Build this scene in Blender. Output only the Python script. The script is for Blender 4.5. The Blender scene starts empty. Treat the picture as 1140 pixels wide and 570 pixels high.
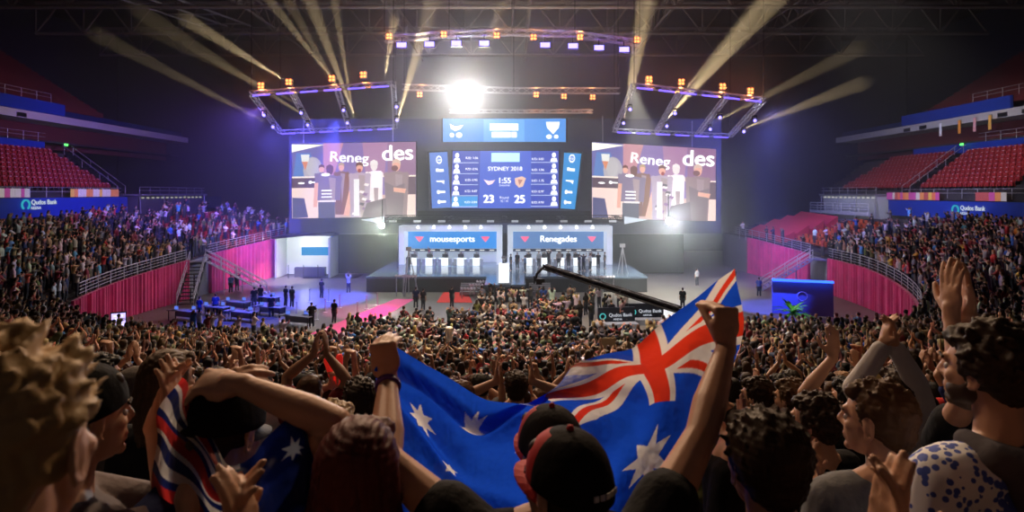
import bpy, math, random
import numpy as np
from mathutils import Vector, Matrix
R = random.Random(7)
PI = math.pi
C = bpy.context.scene.collection
F, HC, HY = 680.0, 9.5, 215.0     # focal length in px, eye height, horizon row

def P(px, py, Y):
    return Vector(((px - 570) * Y / F, Y, HC - (py - HY) * Y / F))

# ------------------------------------------------------------------ materials
MATS = {}
def mat(name, col=(.5, .5, .5), rough=.6, metal=0., emit=None, strength=0., objcol=False, noise=None, bump=None, sheen=0., spec=.5, transl=0., alpha=1.):
    if name in MATS: return MATS[name]
    m = bpy.data.materials.new(name); m.use_nodes = True
    nt = m.node_tree; b = nt.nodes['Principled BSDF']
    b.inputs['Base Color'].default_value = (*col, 1); b.inputs['Roughness'].default_value = rough
    b.inputs['Metallic'].default_value = metal; b.inputs['Specular IOR Level'].default_value = spec
    b.inputs['Sheen Weight'].default_value = sheen; b.inputs['Alpha'].default_value = alpha
    src = None
    if objcol:
        oi = nt.nodes.new('ShaderNodeObjectInfo'); src = oi.outputs['Color']
    if noise:
        scale, amt = noise
        tc = nt.nodes.new('ShaderNodeTexCoord'); n = nt.nodes.new('ShaderNodeTexNoise'); n.inputs['Scale'].default_value = scale
        n.inputs['Detail'].default_value = 4
        nt.links.new(tc.outputs['Object'], n.inputs['Vector'])
        r = nt.nodes.new('ShaderNodeMapRange'); r.inputs['From Min'].default_value = .3; r.inputs['From Max'].default_value = .7
        r.inputs['To Min'].default_value = 1 - amt; r.inputs['To Max'].default_value = 1 + amt
        nt.links.new(n.outputs['Fac'], r.inputs['Value'])
        mx = nt.nodes.new('ShaderNodeMix'); mx.data_type = 'RGBA'; mx.blend_type = 'MULTIPLY'; mx.inputs['Factor'].default_value = 1
        if src: nt.links.new(src, mx.inputs['A'])
        else: mx.inputs['A'].default_value = (*col, 1)
        nt.links.new(r.outputs['Result'], mx.inputs['B']); src = mx.outputs['Result']
    if src: nt.links.new(src, b.inputs['Base Color'])
    if bump:
        scale, dist, st = bump
        tc = nt.nodes.new('ShaderNodeTexCoord'); n = nt.nodes.new('ShaderNodeTexNoise'); n.inputs['Detail'].default_value = 5
        mp = nt.nodes.new('ShaderNodeMapping'); mp.inputs['Scale'].default_value = scale
        nt.links.new(tc.outputs['Object'], mp.inputs['Vector']); nt.links.new(mp.outputs['Vector'], n.inputs['Vector'])
        n.inputs['Scale'].default_value = 1
        bp = nt.nodes.new('ShaderNodeBump'); bp.inputs['Distance'].default_value = dist; bp.inputs['Strength'].default_value = st
        nt.links.new(n.outputs['Fac'], bp.inputs['Height']); nt.links.new(bp.outputs['Normal'], b.inputs['Normal'])
    if emit:
        b.inputs['Emission Color'].default_value = (*emit, 1); b.inputs['Emission Strength'].default_value = strength
    MATS[name] = m
    return m

def glow(name, col, strength):
    if name in MATS: return MATS[name]
    m = bpy.data.materials.new(name); m.use_nodes = True; nt = m.node_tree; nt.nodes.clear()
    e = nt.nodes.new('ShaderNodeEmission'); e.inputs['Color'].default_value = (*col, 1); e.inputs['Strength'].default_value = strength
    o = nt.nodes.new('ShaderNodeOutputMaterial'); nt.links.new(e.outputs[0], o.inputs['Surface']); MATS[name] = m
    return m

# ------------------------------------------------------------------ mesh builder
class MB:
    def __init__(s): s.v = []; s.f = []; s.m = []; s.mats = []
    def mi(s, m):
        if m is None: return 0
        if m not in s.mats: s.mats.append(m)
        return s.mats.index(m)
    def add(s, vs, fs, m=None):
        k = len(s.v); s.v += [tuple(v) for v in vs]; i = s.mi(m)
        s.f += [tuple(k + a for a in f) for f in fs]; s.m += [i] * len(fs); return s
    def box(s, c, d, m=None, rot=None, bev=0):
        x, y, z = [a / 2 for a in d]
        vs = [Vector((sx * x, sy * y, sz * z)) for sz in (-1, 1) for sx, sy in ((-1, -1), (1, -1), (1, 1), (-1, 1))]
        if rot is not None:
            if not isinstance(rot, Matrix): rot = Matrix.Rotation(rot, 3, 'Z')
            vs = [rot @ v for v in vs]
        c = Vector(c)
        return s.add([v + c for v in vs], [(3, 2, 1, 0), (4, 5, 6, 7), (0, 1, 5, 4), (1, 2, 6, 5), (2, 3, 7, 6), (3, 0, 4, 7)], m)
    def hexa(s, p, m=None):   # 8 points: bottom 4 ccw, top 4 ccw
        return s.add(p, [(3, 2, 1, 0), (4, 5, 6, 7), (0, 1, 5, 4), (1, 2, 6, 5), (2, 3, 7, 6), (3, 0, 4, 7)], m)
    def tube(s, a, b, r, r2=None, n=8, m=None, cap=True):
        a = Vector(a); b = Vector(b); r2 = r if r2 is None else r2
        d = (b - a)
        if d.length < 1e-6: return s
        q = d.to_track_quat('Z', 'Y').to_matrix()
        vs = []
        for c, rr in ((a, r), (b, r2)):
            vs += [c + q @ Vector((math.cos(t) * rr, math.sin(t) * rr, 0)) for t in [2 * PI * i / n for i in range(n)]]
        fs = [(i, (i + 1) % n, n + (i + 1) % n, n + i) for i in range(n)]
        if cap: fs += [tuple(range(n - 1, -1, -1)), tuple(range(n, 2 * n))]
        return s.add(vs, fs, m)
    def lathe(s, c, prof, n=16, m=None, ax=None):
        c = Vector(c); q = ax.to_track_quat('Z', 'Y').to_matrix() if ax is not None else Matrix.Identity(3)
        vs = []; fs = []
        for r, z in prof: vs += [c + q @ Vector((math.cos(2 * PI * i / n) * r, math.sin(2 * PI * i / n) * r, z)) for i in range(n)]
        for k in range(len(prof) - 1):
            fs += [(k * n + i, k * n + (i + 1) % n, (k + 1) * n + (i + 1) % n, (k + 1) * n + i) for i in range(n)]
        fs += [tuple(range(n - 1, -1, -1)), tuple(range((len(prof) - 1) * n, len(prof) * n))]
        return s.add(vs, fs, m)
    def sphere(s, c, r, m=None, n=12):
        rr = r if hasattr(r, '__len__') else (r, r, r); vs = []; fs = []
        for i in range(1, n // 2):
            t = PI * i / (n // 2)
            vs += [(c[0] + rr[0] * math.sin(t) * math.cos(2 * PI * j / n), c[1] + rr[1] * math.sin(t) * math.sin(2 * PI * j / n), c[2] + rr[2] * math.cos(t)) for j in range(n)]
        k = len(vs); vs += [(c[0], c[1], c[2] + rr[2]), (c[0], c[1], c[2] - rr[2])]; nr = n // 2 - 1
        for i in range(nr - 1): fs += [(i * n + j, (i + 1) * n + j, (i + 1) * n + (j + 1) % n, i * n + (j + 1) % n) for j in range(n)]
        fs += [(k, j, (j + 1) % n) for j in range(n)] + [(k + 1, (nr - 1) * n + (j + 1) % n, (nr - 1) * n + j) for j in range(n)]
        return s.add(vs, fs, m)
    def path(s, pts, r, n=6, m=None):
        for a, b in zip(pts[:-1], pts[1:]): s.tube(a, b, r, n=n, m=m)
        return s
    def truss(s, a, b, w=.4, r=.03, step=.6, m=None, up=Vector((0, 0, 1))):
        a = Vector(a); b = Vector(b); d = (b - a); L = d.length; d.normalize()
        x = d.cross(up); x.normalize(); z = x.cross(d)
        cs = [(x * sx + z * sz) * w / 2 for sx, sz in ((-1, -1), (1, -1), (1, 1), (-1, 1))]
        for c in cs: s.tube(a + c, b + c, r, n=6, m=m)
        n = max(2, round(L / step))
        for i in range(n):
            p, q = a + d * L * i / n, a + d * L * (i + 1) / n
            for k in range(4):
                c0, c1 = cs[k], cs[(k + 1) % 4]
                if i % 2: c0, c1 = c1, c0
                s.tube(p + c0, q + c1, r * .6, n=4, m=m, cap=False)
        return s
    def build(s, name, m=None, parent=None, smooth=False, loc=None):
        me = bpy.data.meshes.new(name); me.from_pydata(s.v, [], s.f)
        ms = s.mats or ([m] if m else [])
        for x in ms: me.materials.append(x)
        if len(s.mats) > 1: me.polygons.foreach_set('material_index', s.m)
        if smooth: me.polygons.foreach_set('use_smooth', [True] * len(me.polygons))
        me.update()
        o = bpy.data.objects.new(name, me); C.objects.link(o)
        if parent: o.parent = parent
        if loc is not None: o.location = loc
        return o

def tag(o, label, cat, group=None, kind=None):
    if label: o['label'] = label
    if cat: o['category'] = cat
    if group: o['group'] = group
    if kind: o['kind'] = kind
    return o
def empty(name, loc, label=None, cat=None, group=None, rz=0):
    o = bpy.data.objects.new(name, None); C.objects.link(o); o.location = loc; o.rotation_euler.z = rz; o.empty_display_size = .1
    return tag(o, label, cat, group)
def struct(o): o['kind'] = 'structure'; return o
def copy_tree(o, parent=None):
    c = o.copy(); C.objects.link(c)
    if parent: c.parent = parent
    for ch in list(KIDS.get(o.name, [])) or [x for x in o.children]: copy_tree(ch, c)
    return c
KIDS = {}

def text_part(name, s, size, m, parent, loc, rot, extrude=.01, align='CENTER', bold=0., sx=1.):
    cu = bpy.data.curves.new(name, 'FONT'); cu.body = s; cu.size = size; cu.extrude = extrude; cu.align_x = align; cu.align_y = 'CENTER'; 
    tmp = bpy.data.objects.new(name, cu); C.objects.link(tmp)
    dg = bpy.context.evaluated_depsgraph_get(); dg.update()
    me = bpy.data.meshes.new_from_object(tmp.evaluated_get(dg)); bpy.data.objects.remove(tmp); bpy.data.curves.remove(cu)
    if bold:      # heavier strokes: overlapped shifted copies of the same lettering
        n0 = len(me.vertices); co = np.empty(n0 * 3); me.vertices.foreach_get('co', co); co = co.reshape(-1, 3); fs = [tuple(p.vertices) for p in me.polygons]; b = bold * size * .8
        V_ = []; F_ = []
        for dx, dy in ((-b, 0), (b, 0), (0, b * .7), (0, -b * .7)): F_ += [tuple(i + len(V_) for i in f) for f in fs]; V_ += [tuple(c) for c in co + np.array([dx, dy, 0])]
        bpy.data.meshes.remove(me); me = bpy.data.meshes.new(name); me.from_pydata(V_, [], F_); me.update()
    me.materials.clear(); me.materials.append(m)
    o = bpy.data.objects.new(name, me); C.objects.link(o); o.parent = parent; o.location = loc; o.rotation_euler = rot; o.scale = (sx, 1, 1)
    return o

# ------------------------------------------------------------------ bowl geometry
CP = [(-26.0, 80, 4.6, .27, 0, 8), (-26.8, 71, 4.3, .27, 0, 10), (-28.5, 60, 3.7, .28, 0, 14), (-29.3, 52, 3.2, .28, 0, 14), (-29.5, 44, 2.6, .30, 0, 14.5), (-27.5, 37, 2.1, .33, .001, 16),
      (-21, 31, 1.6, .30, .002, 20), (-11, 27.2, 1.3, .2, .003, 27), (0, 26, 1.2, .17, .0035, 30), (10, 26.8, 1.3, .2, .003, 27), (18.5, 30, 1.6, .30, .002, 20),
      (24.5, 36.5, 2.1, .33, .001, 16), (28, 43.5, 2.6, .30, 0, 14.5), (29.6, 51, 3.1, .27, 0, 14), (29.8, 60, 3.3, .27, 0, 14), (28.4, 71, 4.0, .27, 0, 9), (27.6, 80, 4.3, .27, 0, 8)]
def catmull(cp, n):
    cp = np.array(cp, float); ext = np.vstack([2 * cp[0] - cp[1], cp, 2 * cp[-1] - cp[-2]]); out = []
    for i in range(len(cp) - 1):
        p0, p1, p2, p3 = ext[i:i + 4]
        for t in np.linspace(0, 1, n, endpoint=False):
            out.append(.5 * (2 * p1 + (p2 - p0) * t + (2 * p0 - 5 * p1 + 4 * p2 - p3) * t * t + (3 * p1 - p0 - 3 * p2 + p3) * t ** 3))
    out.append(cp[-1]); return np.array(out)
BD = catmull(CP, 12)
_tan = np.gradient(BD[:, :2], axis=0); _tan /= np.linalg.norm(_tan, axis=1)[:, None]
NRM = np.stack([_tan[:, 1], -_tan[:, 0]], 1)          # pointing outwards (left: -x, centre: -y)
if NRM[len(NRM) // 2, 1] > 0: NRM = -NRM
# smooth the normals so that rows do not fold
for _ in range(6): NRM[1:-1] = (NRM[:-2] + NRM[1:-1] * 2 + NRM[2:]) / 4
NRM /= np.linalg.norm(NRM, axis=1)[:, None]
ROW = .85
def bowl_pt(s, d):
    """point at boundary parameter s (float index) and distance d outwards, on the tread"""
    i = min(int(s), len(BD) - 2); t = s - i
    b = BD[i] * (1 - t) + BD[i + 1] * t; n = NRM[i] * (1 - t) + NRM[i + 1] * t
    dr = math.floor(d / ROW + 1e-6) * ROW
    return Vector((b[0] + n[0] * d, b[1] + n[1] * d, b[2] + b[3] * dr + b[4] * dr * dr)), b[5]
def bowl_z(x, y):
    """nearest tread height under (x, y)"""
    best = None
    rel = np.stack([x - BD[:, 0], y - BD[:, 1]], 1)
    d = (rel * NRM).sum(1); off = np.abs(rel[:, 0] * NRM[:, 1] - rel[:, 1] * NRM[:, 0])
    off = np.where(d < -.2, 1e9, off); i = int(off.argmin())
    if d[i] < 0 or off[i] > 3: return 0.
    dr = math.floor(d[i] / ROW) * ROW; b = BD[i]
    return b[2] + b[3] * dr + b[4] * dr * dr

# ------------------------------------------------------------------ shared materials
M_conc = mat('concrete_dark', (.05, .045, .045), .85, noise=(1.5, .3))
M_floor = mat('arena_floor', (.17, .155, .135), .4, noise=(.4, .12))
M_black = mat('black_metal', (.02, .02, .022), .5, .3)
M_alu = mat('aluminium', (.55, .55, .58), .35, .8)
M_steel = mat('rail_steel', (.6, .6, .62), .4, .6)
M_redseat = mat('seat_red', (.42, .03, .03), .45)
M_navy = mat('fascia_blue', (.02, .06, .42), .5)
M_white = mat('white_paint', (.75, .75, .73), .6)
M_gray = mat('grey_panel', (.22, .22, .24), .6)
M_drape = mat('magenta_drape', (.62, .03, .15), .8, sheen=.3, noise=(.8, .2))
M_back = mat('back_wall_dark', (.03, .03, .05), .9)
M_roofm = mat('roof_steel', (.22, .19, .17), .6, .2)
M_ceil = mat('ceiling_sheet', (.06, .045, .04), .8, noise=(.15, .5))

# ------------------------------------------------------------------ floor, bowl, walls
fl = MB(); fl.box((0, 54, -.15), (100, 110, .3)); struct(fl.build('floor', M_floor))
def terrace(name, d0=0):
    v = []; f = []; n = len(BD); rows = int(30 / ROW)
    m = MB()
    for k in range(rows):
        pts = []
        for i in range(n):
            b = BD[i]; lim = b[5]
            d_a = min(k * ROW, lim); d_b = min((k + 1) * ROW, lim)
            dr = k * ROW if k * ROW < lim else math.floor(lim / ROW) * ROW; dn = dr + ROW
            z = b[2] + b[3] * dr + b[4] * dr * dr; zn = b[2] + b[3] * dn + b[4] * dn * dn if d_b < lim - 1e-6 else z
            A = (b[0] + NRM[i][0] * d_a, b[1] + NRM[i][1] * d_a); B_ = (b[0] + NRM[i][0] * d_b, b[1] + NRM[i][1] * d_b)
            pts.append((A, B_, z, zn, k * ROW < lim))
        vs = []; fs = []
        for A, B_, z, zn, ok in pts: vs += [(A[0], A[1], z), (B_[0], B_[1], z), (B_[0], B_[1], zn)]
        for i in range(n - 1):
            if pts[i][4] or pts[i + 1][4]:
                a = i * 3; c = a + 3
                fs += [(a, a + 1, c + 1, c), (a + 1, a + 2, c + 2, c + 1)]
        m.add(vs, fs)
    # front riser under the drape
    o = m.build(name, M_conc); return struct(o)
terrace('floor_terrace')

def sidx(yv, side):      # boundary index on one side nearest to Y = yv
    h = len(BD) // 2
    r = range(0, h) if side < 0 else range(h, len(BD))
    return min(r, key=lambda i: abs(BD[i][1] - yv))
def drape(side, y0, y1, name):
    i0, i1 = sorted((sidx(y0, side), sidx(y1, side)))
    pts = []
    for i in np.arange(i0, i1, .12):
        k = int(i); t = i - k; b = BD[k] * (1 - t) + BD[k + 1] * t; n = NRM[k]
        w = .07 * math.sin(i * 7.3) + .04 * math.sin(i * 17.1)
        pts.append((b[0] - n[0] * (.25 + w), b[1] - n[1] * (.25 + w), b[2] + .15, b[0] - n[0] * .02, b[1] - n[1] * .02))
    m = MB(); vs = []; fs = []
    for x, y, z, xb, yb in pts: vs += [(x, y, .02), (x, y, z), (xb, yb, z), (xb, yb, .02)]
    for k in range(len(pts) - 1):
        a = 4 * k; c = a + 4; fs += [(a, c, c + 1, a + 1), (a + 1, c + 1, c + 2, a + 2), (a + 2, c + 2, c + 3, a + 3)]
    m.add(vs, fs); e = len(vs) - 4; m.add([vs[0], vs[1], vs[2], vs[3], vs[e], vs[e + 1], vs[e + 2], vs[e + 3]], [(0, 1, 2, 3), (7, 6, 5, 4)])
    return m.build(name, M_drape, smooth=False)
o = drape(-1, 40, 54.5, 'wall_curtain'); tag(o, 'magenta drape wall below the stand, nearer section beside the metal stairs, west side', 'curtain')
o = drape(-1, 57.5, 71, 'wall_curtain'); tag(o, 'bright pink-red lit drape wall between the metal stairs and the analyst studio', 'curtain')
o = drape(1, 38, 57.5, 'wall_curtain'); tag(o, 'long dark magenta curved drape wall under the railing, beyond the raised clapping arms', 'curtain')
o = drape(1, 60.5, 73, 'wall_curtain'); tag(o, 'dim maroon drape wall behind the blue lit staircase, under the red seat covers', 'curtain')
# plain wall where the drapes leave gaps and round the end
m = MB()
for i in range(len(BD) - 1):
    a, b = BD[i], BD[i + 1]
    m.add([(a[0], a[1], 0), (b[0], b[1], 0), (b[0], b[1], b[2]), (a[0], a[1], a[2])], [(0, 1, 2, 3)])
struct(m.build('wall_bowl', M_gray))

def railing(side, y0, y1, name, label, step=1.6, hgt=1.05):
    i0, i1 = sorted((sidx(y0, side), sidx(y1, side))); root = None
    pts = [Vector((BD[i][0] - NRM[i][0] * .02, BD[i][1] - NRM[i][1] * .02, BD[i][2] + .02)) for i in range(i0, i1 + 1)]
    root = empty(name, pts[0], label, 'railing'); o0 = pts[0]
    m = MB()
    for h in (hgt, hgt * .78, hgt * .56, hgt * .34): m.path([p - o0 + Vector((0, 0, h)) for p in pts], .035 if h == hgt else .022)
    m.build('rail', M_steel, root)
    L = 0; nxt = 0
    for a, b in zip(pts[:-1], pts[1:]):
        seg = (b - a).length
        while nxt <= L + seg:
            p = a.lerp(b, (nxt - L) / seg) - o0
            MB().tube(p + Vector((0, 0, -.3)), p + Vector((0, 0, hgt)), .03).build('post', M_steel, root); nxt += step
        L += seg
railing(-1, 41, 54.5, 'railing', 'steel railing along the stand edge above the nearer magenta drape')
railing(-1, 57.5, 72, 'railing', 'steel railing running over the bright red lit drape to the studio')
railing(1, 37, 57.5, 'railing', 'curved steel railing above the long dark magenta drape wall')
railing(1, 60.5, 76, 'railing', 'railing above the dim drape in front of the red seat covers')

# far and side shell
MB().box((0, 101, 17), (130, .6, 36), M_back).build('wall_back')['kind'] = 'structure'
for s, nm in ((-1, 'wall_left'), (1, 'wall_right')):
    MB().box((s * 66, 48, 17), (.6, 107, 36), M_back).build(nm)['kind'] = 'structure'
MB().box((0, -6, 17), (130, .6, 36), M_back).build('wall_front')['kind'] = 'structure'
MB().box((0, 47.5, 34.8), (130, 108, .4), M_ceil).build('ceiling')['kind'] = 'structure'
# rear stand body under the walkway at d = dmax: back panel (bank fascia on both sides)
def fascia(side, X, y0, y1, z0, z1, m, th=.3): return MB().box((side * X, (y0 + y1) / 2, (z0 + z1) / 2), (th, y1 - y0, z1 - z0), m)

M_sign_w = glow('sign_white', (.75, .85, 1.), .8); M_sign_t = glow('sign_teal', (.05, .55, .75), .7)
for s in (-1, 1):
    dz = 0 if s < 0 else -.35
    f = fascia(s, 43.9, 40, 69.5 if s < 0 else 71, 7.3 + dz, 9.05 + dz, M_navy).build('wall_fascia'); f['kind'] = 'structure'
    # ad sign
    yy, zz = (56.6, 8.45) if s < 0 else (58.4, 7.85)
    r = empty('bank_sign', (s * 43.7, yy, zz), 'white and teal bank sign on the blue fascia below the %s' % ('single red seat block' if s < 0 else 'two red seat blocks'), 'sign')
    rot = (PI / 2, 0, PI / 2 if s < 0 else -PI / 2)
    text_part('lettering', 'Qudos Bank', .62, M_sign_w, r, (-s * .03, .45 if s < 0 else -.45, .2), rot, bold=.02)
    text_part('lettering', 'ARENA', .38, M_sign_w, r, (-s * .03, -.55 if s < 0 else .55, -.32), rot)
    ring = MB(); pr = []
    for k in range(25):
        t = -PI * .3 + 1.6 * PI * k / 24; pr.append(Vector((0, math.cos(t) * .42, math.sin(t) * .42)))
    ring.path(pr, .09); ring.build('emblem', M_sign_t, r, loc=(-s * .05, -1.75 if s < 0 else 1.75, 0))
# faint second logo further along
for s in (-1, 1):
    r = empty('bank_sign', (s * 43.7, 76 if s < 0 else 97, 8.6), 'faint dim sign lettering on the dark far wall panel, %s of the screens' % ('west' if s < 0 else 'east'), 'sign')
    if s > 0: bpy.data.objects.remove(r); continue
    text_part('lettering', 'Qudos Bank', .9, mat('sign_dim', (.3, .35, .6), .5, emit=(.3, .35, .7), strength=.12), r, (.05, 1, .3), (PI / 2, 0, PI / 2))
    fascia(s, 43.9, 71, 92, 7.3, 9.0, mat('navy_unlit', (.015, .03, .12), .6)).build('wall_fascia')['kind'] = 'structure'  # same blue fascia beyond its lit stretch, shade put into the colour

# upper decks (both sides): seat bank, blue bands, suites, slab, upper rake
def deck(s):
    x0 = 44.4; ya, yb = (40, 70) if s < 0 else (40, 88)
    m = MB()
    for k in range(11):
        x = x0 + k * .62; z = 9.35 + k * .46
        m.box((s * (x + .31), (ya + yb) / 2, z - .3), (.62, yb - ya, .6))
    m.build('floor_tier', M_conc)['kind'] = 'structure'
    fascia(s, 51.4, 38, 67 if s < 0 else 78, 14.0, 15.1, M_navy).build('wall_band')['kind'] = 'structure'
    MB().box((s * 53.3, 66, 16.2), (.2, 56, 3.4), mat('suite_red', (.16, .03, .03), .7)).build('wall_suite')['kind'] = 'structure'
    MB().box((s * 54.5, 66, 15.2), (6.3, 56, .2), M_conc).build('floor_suite')['kind'] = 'structure'
    MB().box((s * 53.65, 66, 17.6), (7.6, 56, .8), mat('slab_grey', (.62, .62, .58), .7)).build('ceiling_slab')['kind'] = 'structure'
    fascia(s, 49.9, 38 if s < 0 else 61, 68 if s < 0 else 78, 18.03, 19.3, M_navy).build('wall_band_upper')['kind'] = 'structure'
    fascia(s, 49.9, 68.01 if s < 0 else 78.01, 92, 18.03, 18.6, mat('navy_unlit', (.015, .03, .12), .6)).build('wall_band_unlit')['kind'] = 'structure'  # unlit stretch of the blue band, darkened in its colour
    m = MB()
    for k in range(16):
        x = 50.2 + k * .8; z = 19.3 + k * .5
        m.box((s * (x + .4), (38 + 75) / 2, z - .3), (.8, 37, .6))
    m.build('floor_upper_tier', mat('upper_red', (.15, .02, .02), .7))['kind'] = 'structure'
    # railings
    for (X, z, y1, nm) in ((44.2, 9.15 if s < 0 else 9.0, 69, 'steel railing on the bank fascia in front of the red seats'), (51.2, 15.15, 67, 'railing on the lower blue band above the red seats'), (49.8, 19.3, 66, 'railing on the upper blue band below the dark top seats')):
        y0 = 44; r = empty('railing', (s * X, y0, z), nm + (', west side' if s < 0 else ', east side'), 'railing')
        m = MB()
        for h in (.9, .5): m.tube((0, 0, h), (0, y1 - y0, h), .03)
        m.build('rail', M_steel, r)
        pm = None
        for k in range(int((y1 - y0) / 2) + 1):
            if pm is None: pm = MB().tube((0, 0, -.05), (0, 0, .9), .03).build('post', M_steel, r)
            else: c = pm.copy(); C.objects.link(c); c.parent = r; c.location = (0, k * 2, 0)
    # speaker boxes/lamps on slab edge
    for k, y in enumerate((56, 59, 62, 74, 77) if s > 0 else (54, 62)):
        b = MB().box((0, 0, -.2), (.8, 1.1, .4)); o = b.build('floodlight_box', M_black, loc=(s * 50.1, y, 17.67))
        tag(o, 'small black lamp box under the pale slab edge, %s side' % ('east' if s > 0 else 'west'), 'lamp', 'lamp boxes under the %s slab' % ('east' if s > 0 else 'west'))
deck(-1); deck(1)
# vertical lit flags hung in the right suite front
for k, (px, col) in enumerate(((1048, (.9, .9, .9)), (1069, (.9, .35, .05)), (1086, (.8, .4, .4)), (1103, (.9, .5, .1)))):
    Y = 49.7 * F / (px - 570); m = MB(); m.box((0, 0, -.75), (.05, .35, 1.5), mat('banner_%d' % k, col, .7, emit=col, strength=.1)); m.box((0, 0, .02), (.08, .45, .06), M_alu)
    tag(m.build('hanging_banner', loc=(49.6, Y, 17.6)), ('white', 'orange', 'pinkish', 'dim yellow')[k] + ' narrow banner hanging below the east slab', 'banner')
# concourse boxes at the stand ends
def concourse(s, y0, y1, bright):
    r = empty('concourse_canopy', (s * 43.3, y0, 7.2), '%s sloping concourse wall with small lamps, %s' % (('grey', 'at the far end of the west stand') if s < 0 else ('pale lit', 'at the far end of the east stand')), 'canopy')
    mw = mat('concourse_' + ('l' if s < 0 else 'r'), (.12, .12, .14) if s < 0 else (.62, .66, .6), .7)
    L = y1 - y0
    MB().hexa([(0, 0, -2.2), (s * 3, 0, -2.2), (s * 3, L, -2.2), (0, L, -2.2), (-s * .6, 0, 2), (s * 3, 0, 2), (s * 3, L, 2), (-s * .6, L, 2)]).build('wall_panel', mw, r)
    MB().box((s * 1, L / 2, 2.1), (4, L + .4, .2)).build('roof', M_gray, r)
    lm = MB()
    for k in range(int(L / 1.0)): MB().box((-s * .75, .5 + k * 1.0, 1.75), (.2, .22, .18)).build('lamp', glow('lamp_row_mat_' + ('r' if s > 0 else 'l'), (1, .98, .9), .6 if s > 0 else .4), r)
    pass
    rm = MB(); 
    for h in (2.6, 3.0): rm.tube((-s * .7, 0, h), (-s * .7, L, h), .035)
    for k in range(int(L / 2) + 1): rm.tube((-s * .7, k * 2, 2.1), (-s * .7, k * 2, 3.0), .03)
    rm.build('railing', M_steel, r)
    for k in range(4):
        q = MB().tube((-s * .9, L * k / 3, -1), (-s * .7, L * k / 3, 2), .06); q.build('strut', M_steel, r)
concourse(-1, 69.9, 84.5, False); concourse(1, 71.5, 84, True)
# white balcony below right concourse
r = empty('balcony_rail', (42, 73, 6.9), 'white balcony railing below the pale concourse wall, east side', 'railing')
m = MB(); m.box((0, 6, .1), (.2, 14, .35)); m.build('kerb', M_white, r)
m = MB(); [m.tube((0, -1, h), (0, 13, h), .05) for h in (.6, .95, 1.3)]; [m.tube((0, y, .1), (0, y, 1.3), .05) for y in range(-1, 14, 2)]; m.build('rail', M_white, r)

# ------------------------------------------------------------------ stadium seats
seat = MB()
seat.box((0, 0, .25), (.05, .3, .5), M_black); seat.box((.0, -.13, .62), (.5, .07, .5), M_redseat, Matrix.Rotation(-.12, 3, 'X')); seat.box((0, .05, .52), (.46, .1, .4), M_redseat, Matrix.Rotation(.2, 3, 'X')); seat.box((0, .0, .78), (.2, .02, .05), M_white)
seat_o = seat.build('stadium_seat')
spots = []
def seats(s, y0, y1, rows, blk, skip=None):
    for k in rows:
        y = y0
        while y < y1:
            x = 44.4 + k * .62 + .35; z = 9.35 + k * .46
            if not (skip and skip(k, y)): spots.append((s * x, y, z, s, blk, k))
            y += .7
seats(-1, 52.5, 69, range(1, 10), 'west seat block', lambda k, y: y > 69 - k * .25)
seats(1, 70, 84, range(1, 10), 'east seat block by the concourse', lambda k, y: y > 84 - k * .3)
seats(1, 55.5, 68, range(1, 10), 'east seat block beside the stair aisle')
spots.sort(key=lambda t: t[0] ** 2 + t[1] ** 2)
RN = ('first', 'second', 'third', 'fourth', 'fifth', 'sixth', 'seventh', 'eighth', 'ninth', 'tenth')
for n, (x, y, z, s, blk, k) in enumerate(spots[:290]):
    o = seat_o if n == 0 else seat_o.copy()
    if n: C.objects.link(o)
    o.location = (x, y, z); o.rotation_euler.z = PI / 2 * s
    tag(o, 'red tip-up seat in the %s row of the %s' % (RN[k - 1], blk), 'seat', '%s row of the %s' % (RN[k - 1], blk))
rest = MB()
for (x, y, z, s, blk, k) in spots[290:]:
    rot = Matrix.Rotation(PI / 2 * s, 3, 'Z')
    for v0, f0, m0 in ((seat.v, seat.f, seat.m),):
        kk = len(rest.v); rest.v += [tuple(rot @ Vector(v) + Vector((x, y, z))) for v in v0]; rest.f += [tuple(kk + a for a in f) for f in f0]
        for mm in seat.mats: rest.mi(mm)
        rest.m += m0
tag(rest.build('distant_seats'), 'remaining small red tip-up seats at the far end of the upper blocks', 'seats', kind='stuff')
# stair aisles (dark with pale handrails)
for s, y, l in ((-1, 69.6, 'west seat block'), (1, 69, 'two east seat blocks')):
    r = empty('stair_aisle', (s * 44.5, y, 9.4), 'dark stair aisle with pale handrails beside the ' + l, 'stairs')
    m = MB(); [m.box((s * (.3 + k * .31), 0, .12 + k * .23), (.31, 1.3, .24)) for k in range(20)]; m.build('steps', M_black, r)
    for q in (-.7, .7):
        m = MB(); m.tube((0, q, .9), (s * 6.2, q, 5.5), .04); [m.tube((s * k, q, k * .74), (s * k, q, .9 + k * .74), .035) for k in range(0, 7, 2)]; m.build('handrail', M_steel, r)
    MB().box((s * 6.3, 0, 5.6), (.1, .5, .25)).build('exit_light', glow('exit_green', (.15, 1, .2), 2.0), r)
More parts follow.
